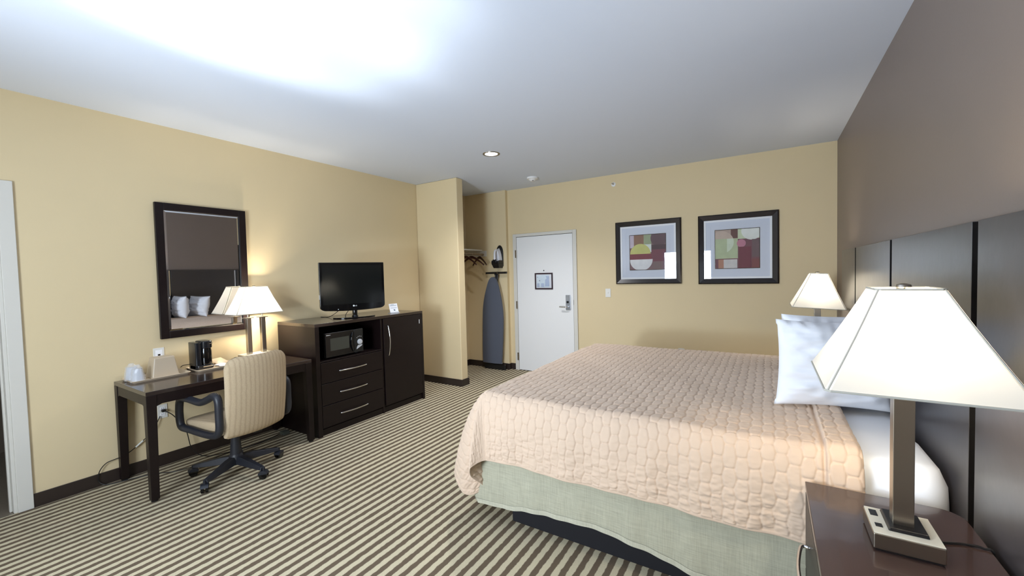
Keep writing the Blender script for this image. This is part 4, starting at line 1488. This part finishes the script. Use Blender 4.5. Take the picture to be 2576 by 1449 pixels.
# raised hem band
P2 = P[:, -3:-1].copy()
hemb = P[:, [-2, -1]].copy()
hemb[:, 0, 2] = hemb[:, 1, 2] + 0.026
for i, (x, y, s_, f) in enumerate(path):
    d = 0.003
    if s_ == 'n':
        hemb[i, :, 1] -= d
    elif s_ == 'f':
        hemb[i, :, 0] -= d
    else:
        hemb[i, :, 1] += d
grid_obj('skirt_hem', hemb, weave('sage_hem', (182, 179, 160), 0.08), sk)


# ------------------------------------------------------------------ coverlet
def catmull_table(tab, p):
    k = np.array([t_[0] for t_ in tab])
    V = np.array([t_[1:] for t_ in tab], float)
    m = np.zeros_like(V)
    for i in range(len(k)):
        a, b = max(i - 1, 0), min(i + 1, len(k) - 1)
        m[i] = (V[b] - V[a]) / (k[b] - k[a])
    i = np.clip(np.searchsorted(k, p, side='right') - 1, 0, len(k) - 2)
    h = k[i + 1] - k[i]
    t_ = ((p - k[i]) / h)[..., None]
    h = h[..., None]
    return ((2 * t_ ** 3 - 3 * t_ ** 2 + 1) * V[i] + (t_ ** 3 - 2 * t_ ** 2 + t_) * h * m[i]
            + (-2 * t_ ** 3 + 3 * t_ ** 2) * V[i + 1] + (t_ ** 3 - t_ ** 2) * h * m[i + 1])


def build_coverlet():
    UX0, UX1 = 2.745, 4.480        # flat part of the top in x
    VY0, VY1 = 2.005, 3.835
    Lf, Ls = 0.62, 0.43
    st = 0.0038
    nu, nv = int((UX1 - UX0 + Lf) / st), int((VY1 - VY0 + 2 * Ls) / st)
    u = np.linspace(-Lf, UX1 - UX0, nu)
    v = np.linspace(-Ls, VY1 - VY0 + Ls, nv)
    U, V = np.meshgrid(u, v, indexing='ij')
    Vt = VY1 - VY0
    far = V > Vt
    Vm = np.where(V > Vt / 2, Vt - V, V)              # mirrored distance from the near or far edge
    mirror = V > Vt / 2
    du, dv = np.maximum(-U, 0) / Lf, np.maximum(-Vm, 0) / Ls
    x_t = UX0 + np.maximum(U, 0)
    y_t = np.where(mirror, Vt, 0) + np.where(mirror, -1, 1) * np.maximum(Vm, 0)   # relative to VY0
    crown = 0.012 * (1 - ((x_t - 3.6) / 1.0) ** 2).clip(0, 1) * (1 - ((y_t / Vt) * 2 - 1) ** 2)
    z_t = TOPZ + crown + 0.004 * vnoise(U * 3.1, V * 3.4, 3) + 0.002 * vnoise(U * 9, V * 8, 4)
    Tp = np.stack([x_t, np.maximum(Vm, 0), z_t], -1)  # y as distance inside the edge
    # hem positions, y as coordinate relative to VY0 (negative = outside)
    ec = np.exp(-(x_t - UX0) / 0.14)
    side_hem = np.stack([x_t + 0.045 * ec, np.full_like(x_t, 1.914 - VY0) - (0.010 * np.sin(x_t * 8 + 1) ** 2 + 0.004 * np.sin(x_t * 31)) * (1 - ec) - 0.018 * ec,
                         0.408 + 0.004 * np.sin(x_t * 9.0) + 0 * x_t], -1)
    fy = np.maximum(Vm, 0)
    foot_hem = np.stack([2.500 + 0.02 * np.sin(fy * 5) * (fy > 0), fy + 0.09 * np.exp(-fy / 0.18), 0.22 + 0.01 * np.sin(fy * 7)], -1)
    tab = [(0.0, 2.500, 2.095, 0.220), (0.20, 2.478, 1.985, 0.218), (0.34, 2.600, 1.905, 0.165), (0.42, 2.672, 1.915, 0.165), (0.50, 2.728, 1.945, 0.212), (0.57, 2.722, 1.905, 0.268),
           (0.65, 2.728, 1.835, 0.345), (0.76, 2.785, 1.862, 0.380), (0.88, 2.815, 1.902, 0.402), (1.0, 2.755, 1.906, 0.408)]
    # u=0 side hem starts at x = UX0; slide the table so that it meets the side hem
    tab[-1] = (1.0, UX0 + 0.045, 1.896, 0.408 + 0.004 * math.sin(UX0 * 9))
    tab[-2] = (0.90, 2.768, 1.882, 0.402)
    tab[-3] = (0.80, 2.742, 1.856, 0.388)
    tab[-4] = (0.70, 2.718, 1.832, 0.362)
    tab[-5] = (0.60, 2.705, 1.862, 0.302)
    tab = [(a, b, c - VY0, d) for a, b, c, d in tab]
    rho = np.maximum(du, dv)
    rs = np.where(rho > 0, rho, 1)
    p = np.where(du >= dv, 0.5 * dv / rs, 1 - 0.5 * du / rs)
    corner_hem = catmull_table(tab, np.clip(p, 0, 1))
    both = (du > 0) & (dv > 0)
    Hm = np.where(both[..., None], corner_hem, np.where((du > 0)[..., None], foot_hem, side_hem))
    # cubic Bezier from top to hem
    d = Hm - Tp
    hd = np.sqrt(d[..., 0] ** 2 + d[..., 1] ** 2) + 1e-6
    wx, wy = du, dv
    nrmw = np.sqrt(wx ** 2 + wy ** 2) + 1e-6
    ox, oy = -wx / nrmw, -wy / nrmw
    P1 = Tp + np.stack([ox * 0.080, oy * 0.080, np.zeros_like(ox)], -1)
    P2 = Hm + np.stack([-0.10 * d[..., 0] * (du > 0), -0.10 * d[..., 1] * (dv > 0), 0.42 * (Tp[..., 2] - Hm[..., 2])], -1)
    t_ = rho[..., None]
    t_ = t_ ** 0.80
    Q = (1 - t_) ** 3 * Tp + 3 * (1 - t_) ** 2 * t_ * P1 + 3 * (1 - t_) * t_ ** 2 * P2 + t_ ** 3 * Hm
    X, Y, Z = Q[..., 0], Q[..., 1], Q[..., 2]
    Y = np.where(mirror, Vt - Y, Y) + VY0
    P = np.stack([X, Y, Z], -1)
    # wrinkles on the hanging sides
    # normals
    du_ = np.gradient(P, axis=0)
    dv_ = np.gradient(P, axis=1)
    Nn = np.cross(du_, dv_)
    Nn /= np.linalg.norm(Nn, axis=-1, keepdims=True) + 1e-9
    flip = np.sign(np.mean(Nn[nu // 2:, nv // 3:2 * nv // 3, 2]))
    Nn *= flip
    # quilting cells: staggered rounded blocks, long way across the bed
    cw, ch = 0.0455, 0.090
    vv = V / ch + 100 + 0.16 * vnoise(U / cw * 0.25, V / ch * 1.1, 12)
    a = U / cw + 100 + 0.13 * vnoise(U / cw * 0.5, V / ch * 1.6, 11)
    amp = 0.065
    kk = np.round(a)
    cosv = np.cos(2 * PI * vv)
    bnd = kk + amp * cosv * np.where(kk % 2 == 0, 1, -1)
    col = np.where(a > bnd, kk, kk - 1)
    lo = col + amp * cosv * np.where(col % 2 == 0, 1, -1)
    hi = col + 1 - amp * cosv * np.where(col % 2 == 0, 1, -1)
    b = vv + np.where(col % 2 == 0, 0.0, 0.5)
    fa = np.abs(((a - lo) / (hi - lo)) * 2 - 1)
    fb = np.abs((b - np.floor(b)) * 2 - 1)
    # rounded-rectangle distance
    R = 0.013
    qx, qy = np.maximum(R - (1 - fa) * (hi - lo) * cw / 2, 0), np.maximum(R - (1 - fb) * ch / 2, 0)
    e = np.clip((R - np.sqrt(qx ** 2 + qy ** 2)) / R, 0, 1)
    puff = np.sqrt(1 - (1 - e) ** 2)
    h = 0.0030 * puff + 0.0030 * np.clip(e / 0.30, 0, 1) ** 0.8
    # crumpled fabric inside the cells of the lower side
    low = np.clip((rho - 0.25) * 1.7, 0, 1)
    h += low * (0.0042 * vnoise(U * 26, V * 70, 21) + 0.0022 * vnoise(U * 60, V * 130, 22)) * puff
    h += (1 - low) * 0.0010 * vnoise(U * 60, V * 60, 23)
    h += 0.0035 * vnoise(U * 7, V * 9, 30) * np.clip(rho * 2, 0, 1)
    # turned-back band near the pillows
    band = U > (4.367 - UX0)
    edge_d = U - (4.367 - UX0)
    h += np.where(band, 0.016 * np.clip(edge_d / 0.006, 0, 1), 0)
    h -= 0.010 * np.exp(-((edge_d + 0.004) / 0.005) ** 2)
    h -= 0.012 * np.clip((U - (UX1 - UX0 - 0.02)) / 0.02, 0, 1) ** 2
    # bound hem
    hemr = (1 - rho) * np.where(du > dv, Lf, Ls)
    h = np.where((rho > 0) & (hemr < 0.014), 0.003, h)
    # where the cloth is gathered the quilting closes up
    gath = np.minimum(np.linalg.norm(du_, axis=-1) / (u[1] - u[0]), np.linalg.norm(dv_, axis=-1) / (v[1] - v[0]))
    h = h * np.clip((gath - 0.15) / 0.65, 0.06, 1)
    P = P + Nn * h[..., None]
    o = grid_obj('coverlet', P, quilt_m)
    s_ = o.modifiers.new('thick', 'SOLIDIFY')
    s_.thickness = 0.006
    s_.offset = -flip if False else -1
    return tag(o, 'beige quilted coverlet spread over the bed, turned back near the pillows', 'coverlet')


build_coverlet()


# ------------------------------------------------------------------ pillows
def pillow(label, a, b, zt, lean, thick, seed, zb=0.790, side=0.0):
    """stands on its long edge between plan points a (foot side) and b (headboard side)"""
    ax, ay = a
    bx_, by_ = b
    L = math.hypot(bx_ - ax, by_ - ay)
    hgt = zt - zb
    n = 44
    rs = np.random.RandomState(seed)
    s = np.linspace(-1, 1, n)
    S, Tt = np.meshgrid(s, s, indexing='ij')
    pin = 0.055
    X = S * (1 - pin * (1 - Tt ** 2) ** 1.0) * L / 2 * (1 + 0.02 * (abs(Tt) > 0.9))
    Z = Tt * (1 - pin * (1 - S ** 2)) * hgt / 2
    k = (1 - np.abs(S) ** 3.2).clip(0) ** 0.62 * (1 - np.abs(Tt) ** 3.2).clip(0) ** 0.62
    th_ = thick / 2 * k
    wr = 0.016 * vnoise(S * 3.2 + seed, Tt * 5.5, seed) * k + 0.012 * vnoise(S * 8 + 3, Tt * 5 + seed, seed + 1) * np.exp(-((Tt - 0.85) / 0.25) ** 2) \
        + 0.006 * vnoise(S * 5, Tt * 17, seed + 2) * k ** 0.5
    Fr = np.stack([X, -th_ + wr, Z], -1)
    Bk = np.stack([X, th_ + wr, Z], -1)
    P = np.concatenate([Fr, Bk[::-1][1:-1]], 0)
    # cap with matching first/last columns along v is open: merge rims
    o = grid_obj('pillow', P, linen, closed_u=True)
    o.location = ((ax + bx_) / 2, (ay + by_) / 2, zb + hgt / 2)
    o.rotation_euler = (lean, side, math.atan2(by_ - ay, bx_ - ax))
    return tag(o, label, 'pillow', 'white pillows standing against the headboard')


pillow('white pillow facing the camera, nearest in the upright row', (4.212, 2.45), (4.682, 2.60), 1.216, -0.04, 0.18, 1, 0.786, 0.030)
pillow('white pillow second in the upright row, top corner showing behind the nearest', (4.245, 2.700), (4.69, 2.74), 1.226, -0.05, 0.15, 2, 0.79)
pillow('white pillow third in the upright row, seen in the mirror', (4.250, 2.975), (4.68, 2.955), 1.165, -0.04, 0.19, 3, 0.79)
pillow('white pillow last in the upright row, seen in the mirror farthest right', (4.250, 3.30), (4.68, 3.18), 1.150, -0.20, 0.18, 4, 0.79)
